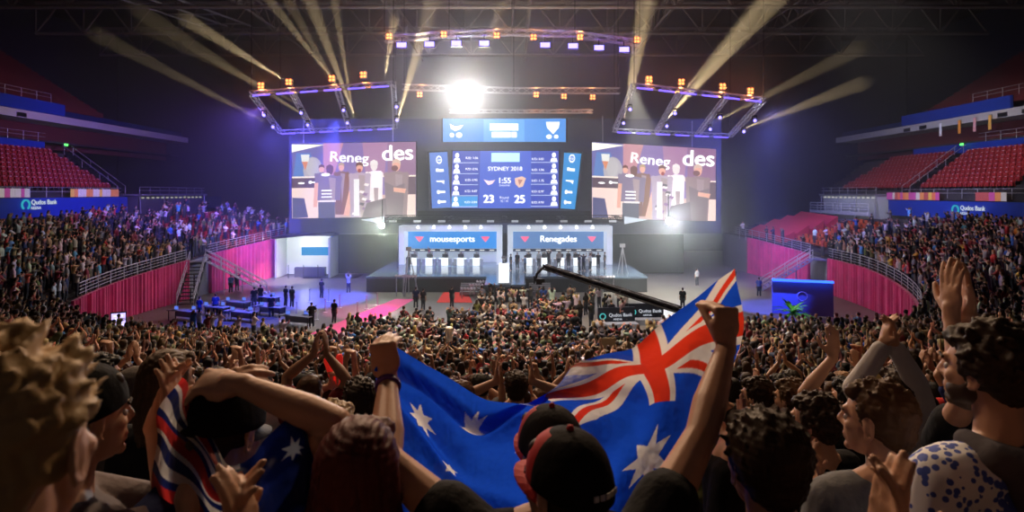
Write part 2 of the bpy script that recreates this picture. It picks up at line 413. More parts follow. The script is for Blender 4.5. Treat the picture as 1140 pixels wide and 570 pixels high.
# colourful pennants / banners along the fascia tops
pal = [(.8, .3, .1), (.8, .5, .1), (.6, .1, .35), (.8, .2, .1), (.7, .65, .6), (.5, .1, .1)]
def pen(s, y0, y1, label, lst):
    m = MB(); y = y0; k = 0
    while y < y1:
        w = .35 + R.random() * .4; m.box((0, y - y0 + w / 2, .42), (.06, w, .8), lst[R.randrange(len(lst))]); y += w + .02
    zz = 9.1 if s < 0 else 8.75
    tag(m.build('ribbon_screen', loc=(s * 43.72, y0, zz)), label, 'led ribbon')
ml = [mat('ribbon_%d' % i, c, .6, emit=c, strength=.22) for i, c in enumerate(pal)]
pen(-1, 60.5, 67.5, 'orange and pink LED ribbon on the fascia below the west red seats', ml)
pen(-1, 50, 55, 'dim pink LED ribbon at the near end of the west fascia', ml[2:5])
pen(1, 62.5, 71, 'orange and pink LED ribbon on the fascia beside the pale concourse', ml)
pen(1, 54, 57, 'short red LED ribbon above the east bank sign', ml)
# red seat covers, lower far right, and orange empty seats
for k in range(4):
    i = sidx(66, 1); i2 = sidx(75.5, 1)
    m = MB(); d = 1 + k * 1.75
    pa, _ = bowl_pt(i2 - 1.0, d); pb, _ = bowl_pt(i + 1.0, d); pc, _ = bowl_pt(i + 1.0, d + 1.5); pd, _ = bowl_pt(i2 - 1.0, d + 1.5)
    up = Vector((0, 0, .55)); up2 = Vector((0, 0, 1.05))
    m.hexa([pa, pb, pc, pd, pa + up, pb + up, pc + up2, pd + up2])
    tag(m.build('seat_cover', mat('cover_red', (.65, .05, .06), .7)), 'red cloth cover over seat rows, %s row up from the east drape' % RN[k], 'cover')
for s in (-1, 1):
    orange = MB(); mo = mat('seat_orange', (.6, .12, .04), .5) if s > 0 else mat('seat_darkred', (.35, .02, .03), .5)
    for d in np.arange(.4, 9, ROW):
        i0 = sidx(62 if s > 0 else 61, s); i1 = sidx(66 if s > 0 else 72, s); a_, b_ = sorted((i0, i1))
        if s > 0 and d < 2: continue
        for q in np.arange(a_, b_, .75):
            p, _ = bowl_pt(q, d); p = p + Vector((0, 0, .45)); orange.box(p, (.12, .48, .55), mo); orange.box(p + Vector((-s * .2, 0, -.15)), (.35, .46, .1), mo)
    tag(orange.build('empty_seats'), 'empty %s seats among the crowd at the far end of the lower %s stand' % (('orange', 'east') if s > 0 else ('dark red', 'west')), 'seats', kind='stuff')

# ------------------------------------------------------------------ roof trusses
for k, Y in enumerate((38, 47, 56, 66, 77, 89)):
    m = MB(); za, zb = 29.6, 33.5
    m.tube((-60, 0, za), (60, 0, za), .22); m.tube((-60, 0, zb), (60, 0, zb), .22)
    for i in range(-60, 60, 6):
        m.tube((i, 0, za), (i + 3, 0, zb), .11, n=5); m.tube((i + 3, 0, zb), (i + 6, 0, za), .11, n=5); m.tube((i, 0, za), (i, 0, zb), .08, n=5)
    tag(m.build('roof_truss', M_roofm, loc=(0, Y, 0)), 'wide grey steel roof truss under the ceiling, %s from the audience end' % RN[k], 'roof truss')
for k, X in enumerate((-30, -14, 2, 18, 34)):
    m = MB(); m.tube((0, 36, 30.3), (0, 96, 30.3), .16); m.tube((0, 36, 32.2), (0, 96, 32.2), .16)
    for i in range(36, 96, 4): m.tube((0, i, 30.3), (0, i + 2, 32.2), .08, n=5); m.tube((0, i + 2, 32.2), (0, i + 4, 30.3), .08, n=5)
    tag(m.build('roof_purlin_truss', M_roofm, loc=(X, 0, 0)), 'grey steel truss running towards the stage under the roof, %s from the west' % RN[k], 'roof truss')
m = MB()
for X in (-46, -43, -40): m.tube((X, 50, 30), (X + 8, 75, 30), .12)
for y in range(50, 76, 4): m.tube((-46 + (y - 50) * .32, y, 30), (-40 + (y - 50) * .32, y, 30), .08)
tag(m.build('roof_catwalk', M_alu), 'pale metal catwalk frame under the roof in the upper west corner', 'catwalk')

# ------------------------------------------------------------------ stage
SD = 1.5
st = empty('stage', (-.8, 58.5, 0), 'long raised stage with glossy grey-blue deck and dark front skirt', 'stage')
def L(v): return Vector(v) - Vector((-.8, 58.5, 0))
M_deck = mat('stage_deck_mat', (.16, .22, .30), .12, spec=.8)
MB().box(L((-.5, 65.2, SD - .1)), (27, 13.4, .2)).build('deck', M_deck, st)
MB().box(L((-.5, 65.2, (SD - .2) / 2)), (26.9, 13.3, SD - .2)).build('skirt', mat('skirt_dark', (.03, .035, .04), .7), st)
MB().box(L((-.6, 55.9, SD - .1)), (3.6, 5.2, .2)).build('deck', M_deck, st)
MB().box(L((-.6, 55.9, (SD - .2) / 2)), (3.5, 5.1, SD - .2)).build('skirt', mat('skirt_dark'), st)
for q in (-1, 1):
    m = MB(); [m.box(L((-.6 + q * 3.2, 57.4 - k * .3, .15 * (6 - k) / 1)), (2, .3, .3 * (6 - k) * 1.0 if False else .3)) for k in range(5)]
    m.build('steps', mat('step_grey', (.3, .3, .32), .6), st)
# glowing pedestal
r = empty('pedestal', P(561, 318, 54), 'tall white glowing pedestal on the tongue of the stage', 'pedestal'); r.location.z = SD
MB().box((0, 0, .05), (1.0, .5, .1)).build('base', M_white, r)
MB().box((0, 0, .95), (.85, .35, 1.7)).build('light_panel', glow('pedestal_glow', (.85, .9, 1), 2.2), r)
m = MB(); m.lathe((0, 0, 1.8), [(.2, 0), (.1, .06), (.05, .25), (.2, .42), (.24, .6), (.22, .62)], 12); m.build('trophy_cup', M_alu, r)

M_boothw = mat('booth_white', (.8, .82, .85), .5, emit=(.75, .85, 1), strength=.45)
def booth(px0, px1, name, lab, txt, banner):
    Y = 69.6; x0 = (px0 - 570) * Y / F; x1 = (px1 - 570) * Y / F; w = x1 - x0; cx = (x0 + x1) / 2
    r = empty('team_booth', (cx, Y, SD), lab, 'team booth')
    H = 4.3
    MB().box((0, 1.4, H / 2), (w, .2, H)).build('back_panel', mat('booth_back', (.62, .66, .7), .6, emit=(.7, .8, 1), strength=.35), r)  # faint emission added so the white back reads brighter
    m = MB()
    for q in (-1, 1): m.box((q * (w / 2 - .3), .2, H / 2), (.6, 2.6, H))
    m.box((0, .2, H - .3), (w - 1.2, 2.6, .6)); 
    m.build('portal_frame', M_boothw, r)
    bz = HC - (268 - HY) * Y / F - SD; hh = 16 * Y / F
    sc = MB().box((0, 1.2, bz), (w - 1.3, .1, hh + .3)).build('banner_screen', banner, r)
    text_part('lettering', txt, 1.0, glow('booth_text', (1, 1, 1), 1.6), r, (0, 1.12, bz + .1), (PI / 2, 0, 0), bold=.03)
    for q in (-1, 1):
        e = MB(); e.add([(-.5, 0, .3), (.5, 0, .3), (.25, 0, -.1), (0, 0, -.35), (-.3, 0, 0)], [(0, 4, 3, 2, 1)]); e.build('emblem', glow('emblem_pink', (1, .15, .3), 1.3), r, loc=(q * w * .33, 1.13, bz + .1))
    MB().box((0, 1.1, bz - hh / 2 - .35), (w - 1.3, .12, .32)).build('sponsor_strip', mat('strip_navy', (.02, .03, .08), .5), r)
    m = MB(); [m.box((-w / 2 + 1.2 + (w - 2.4) * k / 8, 1.02, bz - hh / 2 - .35), (.55, .02, .12)) for k in range(9)]; m.build('sponsor_mark', glow('strip_white', (1, 1, 1), .9), r)
    return r, cx, w
M_ban1 = mat('banner_blue', (.02, .2, .5), .4, emit=(.03, .28, .75), strength=.8)
M_ban2 = mat('banner_haze', (.1, .2, .4), .4, emit=(.12, .25, .5), strength=.7)
b1, c1, w1 = booth(446, 559, 'team_booth', 'team booth with blue banner reading mousesports, on the west half of the stage', 'mousesports', M_ban1)
b2, c2, w2 = booth(565, 680, 'team_booth', 'team booth with hazy banner and crowd of players, on the east half of the stage', 'Renegades', M_ban2)
# black light hood above booths
r = empty('stage_canopy', (-.8, 66, 5.9), 'dark canopy of lamps and cross trusses above the two team booths', 'canopy')
MB().box((0, 3.4, .9), (25, .3, 1.4)).build('valance', M_black, r)
m = MB(); m.truss((-12.2, 0, .7), (12.2, 0, .7), .45, m=None); m.truss((-12.2, -3.5, 1.1), (12.2, -3.5, 1.1), .45); [m.truss((x, -3.5, .9), (x, 3.4, .9), .4) for x in (-12, -6, 0, 6, 12)]
m.build('truss', M_black, r)
m = MB(); [m.box((-11.4 + k * 2.5, -3.5, .75), (.7, .4, .25)) for k in range(10)]; m.build('lamp_bar', mat('lamp_bar_grey', (.4, .4, .42), .5, emit=(.9, .95, 1), strength=.25), r)
# diamond light panel ends at right
for q in (-1, 1):
    m = MB(); m.add([(0, 0, 0), (q * 2.4, 0, -.35), (0, 0, -.8), (0, .1, 0), (q * 2.4, .1, -.35), (0, .1, -.8)], [(0, 1, 2) if q < 0 else (2, 1, 0), (3, 5, 4), (0, 3, 4, 1), (1, 4, 5, 2), (2, 5, 3, 0)])
    tag(m.build('wing_lamp', glow('wing_glow', (.8, .88, 1), .9), loc=(-.8 + q * 12.4, 63, 7.1)), 'white pointed light panel at the %s end of the stage canopy' % ('east' if q > 0 else 'west'), 'light panel')
HAZE = .008; EXPO = 0.0
# ------------------------------------------------------------------ people
def frame(fwd, up=Vector((0, 0, 1))):
    y = Vector(fwd).normalized(); x = y.cross(up)
    if x.length < 1e-4: x = Vector((1, 0, 0))
    x.normalize(); z = x.cross(y); return Matrix((x, y, z)).transposed()
class Shape:
    """list of closed pieces (round cones, ellipsoids) later fused into ONE continuous surface"""
    def __init__(s): s.p = []; s.mb = MB()
    def cap(s, a, b, ra, rb, reg=0, n=12):
        a, b = Vector(a), Vector(b); s.p.append(('c', a, b, ra, rb, reg)); d = b - a; L = d.length
        if L < 1e-5: return s.ell(a, (ra, ra, ra), reg)
        q = d.to_track_quat('Z', 'Y').to_matrix(); prof = []
        for t in (-80, -50, -20, 0): prof.append((ra * math.cos(math.radians(t)), ra * math.sin(math.radians(t))))
        for t in (0, 20, 50, 80): prof.append((rb * math.cos(math.radians(t)), L + rb * math.sin(math.radians(t))))
        vs = []; fs = []
        for r, z in prof: vs += [a + q @ Vector((math.cos(2 * PI * i / n) * r, math.sin(2 * PI * i / n) * r, z)) for i in range(n)]
        for k in range(len(prof) - 1): fs += [(k * n + i, k * n + (i + 1) % n, (k + 1) * n + (i + 1) % n, (k + 1) * n + i) for i in range(n)]
        fs += [tuple(range(n - 1, -1, -1)), tuple(range((len(prof) - 1) * n, len(prof) * n))]
        s.mb.add(vs, fs); return s
    def ell(s, c, r, reg=0, M=None, n=18):
        c = Vector(c); M = M or Matrix.Identity(3); s.p.append(('e', c, M, r, None, reg))
        t = MB().sphere((0, 0, 0), r, n=n); s.mb.add([c + M @ Vector(v) for v in t.v], t.f); return s
    def chain(s, pts, rs, reg=0, n=10):
        for i in range(len(pts) - 1): s.cap(pts[i], pts[i + 1], rs[i], rs[i + 1], reg, n)
        return s
    def fuse(s, name, voxel, smooth=2, post=None):
        me = bpy.data.meshes.new(name); me.from_pydata(s.mb.v, [], s.mb.f); me.update()
        o = bpy.data.objects.new('tmp', me); TMP.objects.link(o)
        m = o.modifiers.new('r', 'REMESH'); m.mode = 'VOXEL'; m.voxel_size = voxel; m.use_smooth_shade = True
        if smooth: k = o.modifiers.new('s', 'SMOOTH'); k.iterations = smooth; k.factor = .5
        dg = bpy.context.evaluated_depsgraph_get(); dg.update()
        out = bpy.data.meshes.new_from_object(o.evaluated_get(dg)); out.name = name
        bpy.data.objects.remove(o); bpy.data.meshes.remove(me)
        n = len(out.vertices); co = np.empty(n * 3, np.float32); out.vertices.foreach_get('co', co); co = co.reshape(-1, 3)
        if post is not None: co = post(co).astype(np.float32); out.vertices.foreach_set('co', co.ravel()); out.update()
        out.polygons.foreach_set('use_smooth', np.ones(len(out.polygons), bool))
        return out
    def regions(s, co):
        best = np.full(len(co), 1e9); reg = np.zeros(len(co), int)
        for p in s.p:
            if p[0] == 'c':
                a = np.array(p[1]); b = np.array(p[2]); d = b - a; t = np.clip(((co - a) @ d) / max(d @ d, 1e-9), 0, 1)
                q = np.linalg.norm(co - (a + t[:, None] * d), axis=1) - (p[3] + (p[4] - p[3]) * t)
            else:
                r = np.array(p[3]); l = (co - np.array(p[1])) @ np.array(p[2]); q = (np.linalg.norm(l / r, axis=1) - 1) * r.min()
            m = q < best; best[m] = q[m]; reg[m] = p[5]
        return reg
# the remesh step works in a scratch collection with the rest of the scene unlinked, so each evaluation is quick
TMP = C
SKIN, SHIRT, HAIR, TROU, SHOE = 0, 1, 2, 3, 4

def ik(a, b, l1, l2, pole):
    a, b = Vector(a), Vector(b); d = b - a; L = d.length
    if L > (l1 + l2) * .995: b = a + d * ((l1 + l2) * .995 / L); d = b - a; L = d.length
    if L < abs(l1 - l2) + .02: L = abs(l1 - l2) + .02
    n = d.normalized(); x = (l1 * l1 - l2 * l2 + L * L) / (2 * L); h = math.sqrt(max(l1 * l1 - x * x, 0))
    p = Vector(pole); p = p - n * p.dot(n)
    if p.length < 1e-4: p = Vector((0, 0, -1)) - n * n.z * -1
    return a + n * x + p.normalized() * h, b

def hand(S, w, d, n, side, curl=.25, spread=.12, sc=1., reg=SKIN, coarse=False):
    """w wrist, d finger direction, n palm normal (the way the palm faces), side +1: thumb lies towards +(d x n)"""
    d = Vector(d).normalized(); n = Vector(n); n = (n - d * n.dot(d)).normalized(); t = d.cross(n) * side
    S.cap(w - d * .01, w + d * .03 * sc, .026 * sc, .026 * sc, reg)
    # palm: flattened
    M = Matrix((t, d, n)).transposed()
    S.ell(w + d * .055 * sc, (.041 * sc, .05 * sc, .0165 * sc), reg, M, 14)
    for k, q in enumerate((.028, .01, -.008, -.026)): S.cap(w + d * .02 * sc + t * q * .5 * sc, w + d * .092 * sc + t * q * sc, .014 * sc, .0115 * sc, reg, 8)
    S.cap(w + d * .02 * sc + t * .018 * sc + n * .006, w + d * .055 * sc + t * .03 * sc + n * .008, .017 * sc, .014 * sc, reg, 8)
    ls = ((.040, .025, .020), (.045, .028, .022), (.041, .026, .021), (.032, .020, .018))
    for k, q in enumerate((.028, .010, -.009, -.027)):
        p = w + d * (.092 - abs(k - 1) * .004) * sc + t * q * sc; a = curl * (.5 + .08 * k if curl < .8 else .85); v = (d + t * (spread * (1.2 - k * .8))).normalized(); r = (.0098, .0100, .0096, .0085)[k] * sc
        for j in range(3):
            ax = v; v2 = (v * math.cos(a) + n * math.sin(a)).normalized(); e = p + v2 * ls[k][j] * sc
            S.cap(p, e, r * (1 - .06 * j), r * (.94 - .08 * j), reg, 8); p = e; v = v2; a = curl * (1.0 if j == 0 else .8)
    # thumb from the side of the palm near its base
    p = w + d * .028 * sc + t * .026 * sc + n * .004; v = (t * (.75 if curl < .8 else .15) + d * (.65 if curl < .8 else .9) + n * (.1 + .6 * min(curl, 1))).normalized()
    for j, l in enumerate((.040, .030, .024)):
        e = p + v * l * sc; S.cap(p, e, (.015, .0125, .011)[j] * sc, (.0125, .011, .0092)[j] * sc, reg, 8); p = e; v = (v + d * .28 + n * .35 * curl - t * .15).normalized()

def head(S, c, M, sc=1., face=True, reg=SKIN):
    q = lambda x, y, z: c + M @ (Vector((x, y, z)) * sc); r = lambda *a: tuple(x * sc for x in a)
    S.ell(q(0, -.014, .03), r(.076, .095, .087), reg, M); S.ell(q(0, .03, -.03), r(.060, .062, .082), reg, M)
    S.ell(q(0, .035, -.078), r(.044, .05, .036), reg, M)
    S.cap(q(0, -.02, -.05), q(0, -.045, -.14), .055 * sc, .058 * sc, reg)
    if face:
        S.ell(q(0, .076, -.098), r(.019, .017, .016), reg, M); S.cap(q(-.032, .079, .022), q(.032, .079, .022), .0125 * sc, .0125 * sc, reg, 8)
        S.chain([q(0, .084, .018), q(0, .098, -.006), q(0, .106, -.022)], [.009 * sc, .010 * sc, .0115 * sc], reg, 8)
        S.cap(q(-.012, .094, -.028), q(.012, .094, -.028), .0085 * sc, .0085 * sc, reg, 8)
        S.cap(q(-.019, .083, -.057), q(.019, .083, -.057), .0085 * sc, .0085 * sc, reg, 8); S.cap(q(-.015, .082, -.07), q(.015, .082, -.07), .0088 * sc, .0088 * sc, reg, 8)
        for e in (-1, 1): S.ell(q(e * .04, .058, -.022), r(.02, .02, .018), reg, M, 10)
        for e in (-1, 1):
            E = M @ Matrix.Rotation(e * -.35, 3, 'Z')
            for k in range(9):     # rim of the ear
                a0 = -1.9 + k * .5; a1 = a0 + .5
                f = lambda a: q(e * (.079 + .006 * math.cos(a)), -.008 - .018 * math.cos(a) * 1.0, -.006 + .031 * math.sin(a))
                S.cap(f(a0), f(a1), .0055 * sc, .0055 * sc, reg, 6)
            S.ell(q(e * .078, -.004, -.006), r(.007, .014, .024), reg, M, 10); S.ell(q(e * .079, -.002, -.034), r(.007, .009, .009), reg, M, 8)
    else:
        S.ell(q(0, .095, -.02), r(.014, .02, .022), reg, M, 8); [S.ell(q(e * .079, -.006, -.006), r(.01, .016, .03), reg, M, 8) for e in (-1, 1)]

class Pose:
    def __init__(s, h=1.75, yaw=0., lean=0., hyaw=None, hpitch=0., hroll=0., arms=None, girth=1., width=1., headc=None, legs=None):
        """joints with the feet at the origin, facing +Y turned by yaw (about Z)"""
        k = h / 1.75; s.k = k; s.g = girth; Y = Matrix.Rotation(yaw, 3, 'Z'); s.Y = Y
        q = lambda x, y, z: Y @ Vector((x, y + lean * z, z * k)); s.q = q
        s.hip = q(0, 0, .95); s.waist = q(0, .01, 1.1); s.chest = q(0, .015, 1.27); s.neck = q(0, -.012, 1.46); s.hc = q(0, .03, 1.635)
        s.sh = [q(e * .178 * width, -.005, 1.405) for e in (-1, 1)]; s.hj = [q(e * .09, 0, .93) for e in (-1, 1)]
        s.kn = [q(e * .105, .02, .5) for e in (-1, 1)]; s.an = [q(e * .12, -.02, .085) for e in (-1, 1)]; s.toe = [q(e * .15, .15, .035) for e in (-1, 1)]
        hy = yaw if hyaw is None else hyaw
        s.HM = Matrix.Rotation(hy, 3, 'Z') @ Matrix.Rotation(hpitch, 3, 'X') @ Matrix.Rotation(hroll, 3, 'Y')
        s.el = []; s.wr = []; s.hd = []
        arms = arms or [None, None]
        for i, e in enumerate((-1, 1)):
            a = arms[i] or dict(w=(e * .27, .02, .83), pole=(e, -.6, 0), d=(0, .1, -1), n=(-e, 0, 0), curl=.35)
            world = a.get('world', False)
            T = (lambda v: Vector(v)) if world else (lambda v: Y @ Vector(v))
            w = Vector(a['w']) if world else q(*a['w'])
            if a.get('raise', 0): s.sh[i] = s.sh[i] + Vector((0, 0, .045)) * a['raise'] - (s.sh[i] - s.neck) * .12 * a['raise']
            l = a.get('len', 1.) * k
            el, w = ik(s.sh[i], w, .295 * l, .265 * l, T(a['pole'])); s.el.append(el); s.wr.append(w)
            fa = (w - el).normalized(); d = T(a['d']) if a.get('d') else fa
            s.hd.append((d, T(a['n']), a.get('curl', .25), a.get('spread', .1)))
    def body(s, S, coarse=False, hs=1.):
        k, g = s.k, s.g; Y = s.Y
        S.ell(s.hip, (.165 * g, .12 * g, .13 * k), SKIN, Y); S.ell(s.waist, (.145 * g, .105 * g, .16 * k), SKIN, Y); S.ell(s.chest, (.165 * g, .115 * g, .17 * k), SKIN, Y)
        S.cap(s.sh[0].lerp(s.sh[1], .12), s.sh[0].lerp(s.sh[1], .88), .062 * g, .062 * g, SKIN)
        head(S, s.hc, s.HM, 1., not coarse); S.cap(s.hc - s.HM @ Vector((0, .035, .09)), s.neck, .053, .062, SKIN)
        for e in (-1, 1): S.cap(s.neck + Vector((0, 0, .01)), s.neck.lerp(s.sh[0 if e < 0 else 1], .8), .055, .05, SKIN)
        for i in (0, 1):
            e = (-1, 1)[i]; m = s.sh[i].lerp(s.el[i], .35); f = s.el[i].lerp(s.wr[i], .3)
            S.chain([s.sh[i], m, s.el[i]], [.054 * g, .049 * g, .038], SKIN, 12); S.chain([s.el[i], f, s.wr[i]], [.039, .042 * (.5 + g / 2), .026], SKIN, 12)
            d, n, cu, sp = s.hd[i]
            if coarse: S.cap(s.wr[i], s.wr[i] + d.normalized() * .13, .03, .026, SKIN, 8)
            else: hand(S, s.wr[i], d, n, e if (d.cross(n)).dot(s.Y @ Vector((1, 0, 0))) * e * -1 > 0 else -e, cu, sp, hs)
            S.chain([s.hj[i], s.kn[i], s.an[i]], [.085 * g, .06, .042], SKIN); S.cap(s.an[i] - Vector((0, 0, .02)), s.toe[i], .045, .034, SKIN)
    def shirt(s, S, sleeve=.55, off=.014, hem=.93):
        k, g = s.k, s.g; Y = s.Y; o = off
        S.ell(s.q(0, 0, hem + .07), (.168 * g + o, .125 * g + o, .12 * k), SHIRT, Y); S.ell(s.waist, (.155 * g + o, .115 * g + o, .18 * k), SHIRT, Y); S.ell(s.chest, (.17 * g + o, .12 * g + o, .175 * k + o), SHIRT, Y)
        S.cap(s.sh[0].lerp(s.sh[1], .1), s.sh[0].lerp(s.sh[1], .9), .065 * g + o, .065 * g + o, SHIRT)
        for i in (0, 1):
            S.cap(s.neck.lerp(s.sh[i], .25) - Vector((0, 0, .012)), s.neck.lerp(s.sh[i], .85), .052 + o * .6, .055 + o, SHIRT)
            if sleeve <= 1:
                m = s.sh[i].lerp(s.el[i], sleeve); S.cap(s.sh[i], m, .058 * g + o, .056 * g + o, SHIRT)
            else:
                S.chain([s.sh[i], s.el[i]], [.058 * g + o, .044 + o], SHIRT); S.cap(s.el[i], s.el[i].lerp(s.wr[i], .93), .044 + o, .031 + o, SHIRT)
    def trousers(s, S, off=.016):
        g = s.g
        S.ell(s.q(0, 0, .94), (.168 * g + off, .124 * g + off, .13 * s.k), TROU, s.Y)
        for i in (0, 1): S.chain([s.hj[i], s.kn[i], s.an[i] + Vector((0, 0, .02))], [.088 * g + off, .064 + off, .05 + off], TROU)
    def shoes(s, S):
        for i in (0, 1): S.cap(s.an[i] - Vector((0, 0, .025)), s.toe[i], .052, .042, SHOE); S.cap(s.an[i] - Vector((0, 0, .03)) - s.Y @ Vector((0, .035, 0)), s.toe[i], .045, .03, SHOE)
    def hair(s, S, style='short', off=.012, rnd=None, reg=HAIR):
        M = s.HM; c = s.hc; rnd = rnd or R; q = lambda x, y, z: c + M @ Vector((x, y, z)); o = off
        S.ell(q(0, -.026, .036), (.077 + o, .088 + o, .085 + o), reg, M)
        S.ell(q(0, -.058, -.015), (.062 + o * .6, .05 + o * .6, .065), reg, M)
        S.cap(q(-.035, .052, .085), q(.035, .052, .085), .022 + o * .5, .022 + o * .5, reg)
        for e in (-1, 1): S.ell(q(e * .066, -.025, .015), (.014 + o * .5, .045, .045), reg, M, 10)
        if style == 'long':
            for k in range(11):
                a = -1.45 + 2.9 * k / 10; x, y = math.sin(a) * .078, -.02 - math.cos(a) * .085
                S.chain([q(x * .95, y, .03), q(x * 1.12, y * 1.05 - .01, -.08), q(x * 1.15, y * 1.0 - .012, -.19 - .03 * rnd.random())], [.024, .026, .012], reg, 8)
        if style == 'curly':
            for k in range(230):
                a = rnd.random() * 2 * PI; z = rnd.uniform(-.35, 1); rr = math.sqrt(max(0, 1 - z * z)); p = Vector((math.cos(a) * rr, math.sin(a) * rr, z))
                if p.y > .45 and z < .45: continue
                tq = Vector((rnd.uniform(-1, 1), rnd.uniform(-1, 1), rnd.uniform(-1, 1))).normalized() * .013; e_ = rnd.uniform(.96, 1.12); b_ = Vector((p.x * .088 * e_, p.y * .098 * e_ - .024, p.z * .098 * e_ + .03)); S.cap(q(*(b_ - tq)), q(*(b_ + tq)), .0105, .006, reg, 6)
        if style in ('short', 'tousled'):
            nn, hh = (170, .016) if style == 'short' else (260, .042)
            for k in range(nn):
                a = rnd.random() * 2 * PI; z = rnd.uniform(-.1, 1); rr = math.sqrt(max(0, 1 - z * z)); p = Vector((math.cos(a) * rr, math.sin(a) * rr, z))
                if p.y > .55 and z < .55: continue
                b = q(p.x * (.077 + o), p.y * (.088 + o) - .026, p.z * (.085 + o) + .036); t = M @ Vector((-p.y * .5 + rnd.uniform(-.3, .3), p.x * .5 + .5, .25)).normalized()
                S.cap(b - M @ p * .006, b + t * hh + M @ p * hh * .3, .0075 if style == 'short' else .009, .003, reg, 6)
    def cap(s, S, back=False, reg=HAIR, o=0.):
        M = s.HM; q = lambda x, y, z: s.hc + M @ Vector((x, y, z))
        S.ell(q(0, -.016, .046), (.088 + o, .105 + o, .088 + o), reg, M, 24); S.ell(q(0, -.03, .02), (.086 + o, .098 + o, .06), reg, M, 24)
        return S
def cap_mesh(p, name='cap', back=False):
    """stitched dome with a slightly lower rim at the nape"""
    M = p.HM; n = 36; rings = 12; v = []; f = []
    for lay, o in ((0, 0), (1, -.004)):
        for j in range(rings + 1):
            t = j / rings
            for i in range(n):
                a = 2 * PI * i / n; zb = -.02 + .018 * math.sin(a); z = zb + (.098 - zb) * math.sin(t * PI / 2) ; rr = math.cos(t * PI / 2) ** .82 if j < rings else .0
                seam = 1 + .012 * abs(math.sin(3 * a)) ** .5
                v.append(p.hc + M @ Vector((math.cos(a) * (.0885 + o) * rr * seam, -.014 + math.sin(a) * (.107 + o) * rr * seam, .038 + z + o)))
    k = (rings + 1) * n
    for j in range(rings):
        for i in range(n):
            a, b, c, d = j * n + i, j * n + (i + 1) % n, (j + 1) * n + (i + 1) % n, (j + 1) * n + i
            f += [(a, b, c, d), (k + a, k + d, k + c, k + b)]
    for i in range(n): f.append((i, k + i, k + (i + 1) % n, (i + 1) % n))
    me = bpy.data.meshes.new(name); me.from_pydata([tuple(x) for x in v], [], f); me.polygons.foreach_set('use_smooth', [True] * len(f)); me.update(); return me
def brim_mesh(p, back, name, m, parent, o=0.):
    """curved peak as its own mesh"""
    M = p.HM; e = -1 if back else 1; v = []; f = []; n = 14; c = p.hc
    for lay in (0, -.005):
        for i in range(n + 1):
            a = PI * i / n
            for r in (0, .5, 1):
                x = math.cos(a) * (.078 + .0 * r); y = math.sin(a) * (.10 + .065 * r) - .016
                if not back: y = math.sin(a) * (.085 + .075 * r) - .01
                z = .022 - (x / .08) ** 2 * .012 * (1 + r) - r * .008 + lay
                v.append(c + M @ Vector((x, e * y - (.0 if not back else .016), z)))
    k = (n + 1) * 3
    for i in range(n):
        for j in range(2):
            a = i * 3 + j; f += [(a, a + 1, a + 4, a + 3), (k + a, k + a + 3, k + a + 4, k + a + 1)]
        f += [(i * 3 + 2, k + i * 3 + 2, k + i * 3 + 5, i * 3 + 5), (i * 3, i * 3 + 3, k + i * 3 + 3, k + i * 3)]
    mb = MB(); mb.add(v, f); return mb.build(name, m, parent, smooth=False)
def clip_fn(test):     # keeps the cap or hair from covering the face: pushes vertices that fail inwards
    return test
def hair_post(p, amount=.0012, freq=260., line=.05):
    M = np.array(p.HM); c = np.array(p.hc); rs = np.random.RandomState(3); K = rs.normal(size=(6, 3)) * freq; ph = rs.rand(6) * 6
    def f(co):
        l = (co - c) @ M; d = l / np.maximum(np.linalg.norm(l, axis=1), 1e-6)[:, None]
        nz = sum(np.sin(l[:, [0, 2]] @ K[i, [0, 2]] + l[:, 1] * K[i, 1] * .25 + ph[i]) for i in range(6)) / 6
        l = l + d * (nz * amount * 2)[:, None]
        # hairline: hair in front of the ears and below the brow recedes into the skull
        face = (l[:, 1] > .028) & (l[:, 2] < line + .02)
        l[face] *= np.clip(1 - (line + .02 - l[face, 2]) * 6, .5, 1)[:, None]
        return l @ M.T + c
    return f

# materials for people
M_skin = mat('skin', (.55, .33, .24), .5, objcol=True, noise=(14, .07), bump=((90, 90, 90), .002, .25))
M_cloth = mat('cloth', (.1, .1, .1), .85, objcol=True, noise=(5, .1), spec=.15, bump=((24, 24, 14), .012, .6))
M_hair = mat('hair', (.05, .03, .02), .55, objcol=True, spec=.25, bump=((140, 140, 30), .002, .4))
M_trou = mat('trousers', (.03, .035, .05), .9, noise=(6, .2)); M_shoe = mat('shoe', (.03, .03, .03), .6)

def link(name, me, m, parent=None, loc=None, col=None, rz=0):
    if m is not None: me.materials.clear(); me.materials.append(m)
    o = bpy.data.objects.new(name, me); C.objects.link(o)
    if parent: o.parent = parent
    if loc is not None: o.location = loc
    if col: o.color = (*col, 1)
    o.rotation_euler.z = rz; return o
SK = [(.58, .31, .19), (.48, .25, .15), (.62, .35, .23), (.38, .20, .12), (.54, .29, .18)]
HR = {'dark brown': (.035, .018, .010), 'black': (.010, .008, .007), 'brown': (.09, .045, .02), 'blond': (.42, .27, .12), 'reddish': (.10, .02, .018)}
SHC = [('black', (.012, .012, .014), 30), ('dark grey', (.06, .06, .065), 16), ('white', (.62, .60, .58), 9), ('grey', (.25, .25, .26), 9), ('navy', (.015, .03, .10), 8), ('maroon', (.22, .02, .03), 6), ('tan', (.38, .27, .16), 5), ('blue', (.03, .12, .42), 4), ('olive', (.12, .13, .05), 4), ('red', (.5, .04, .04), 4)]
SHW = [w for _, _, w in SHC]

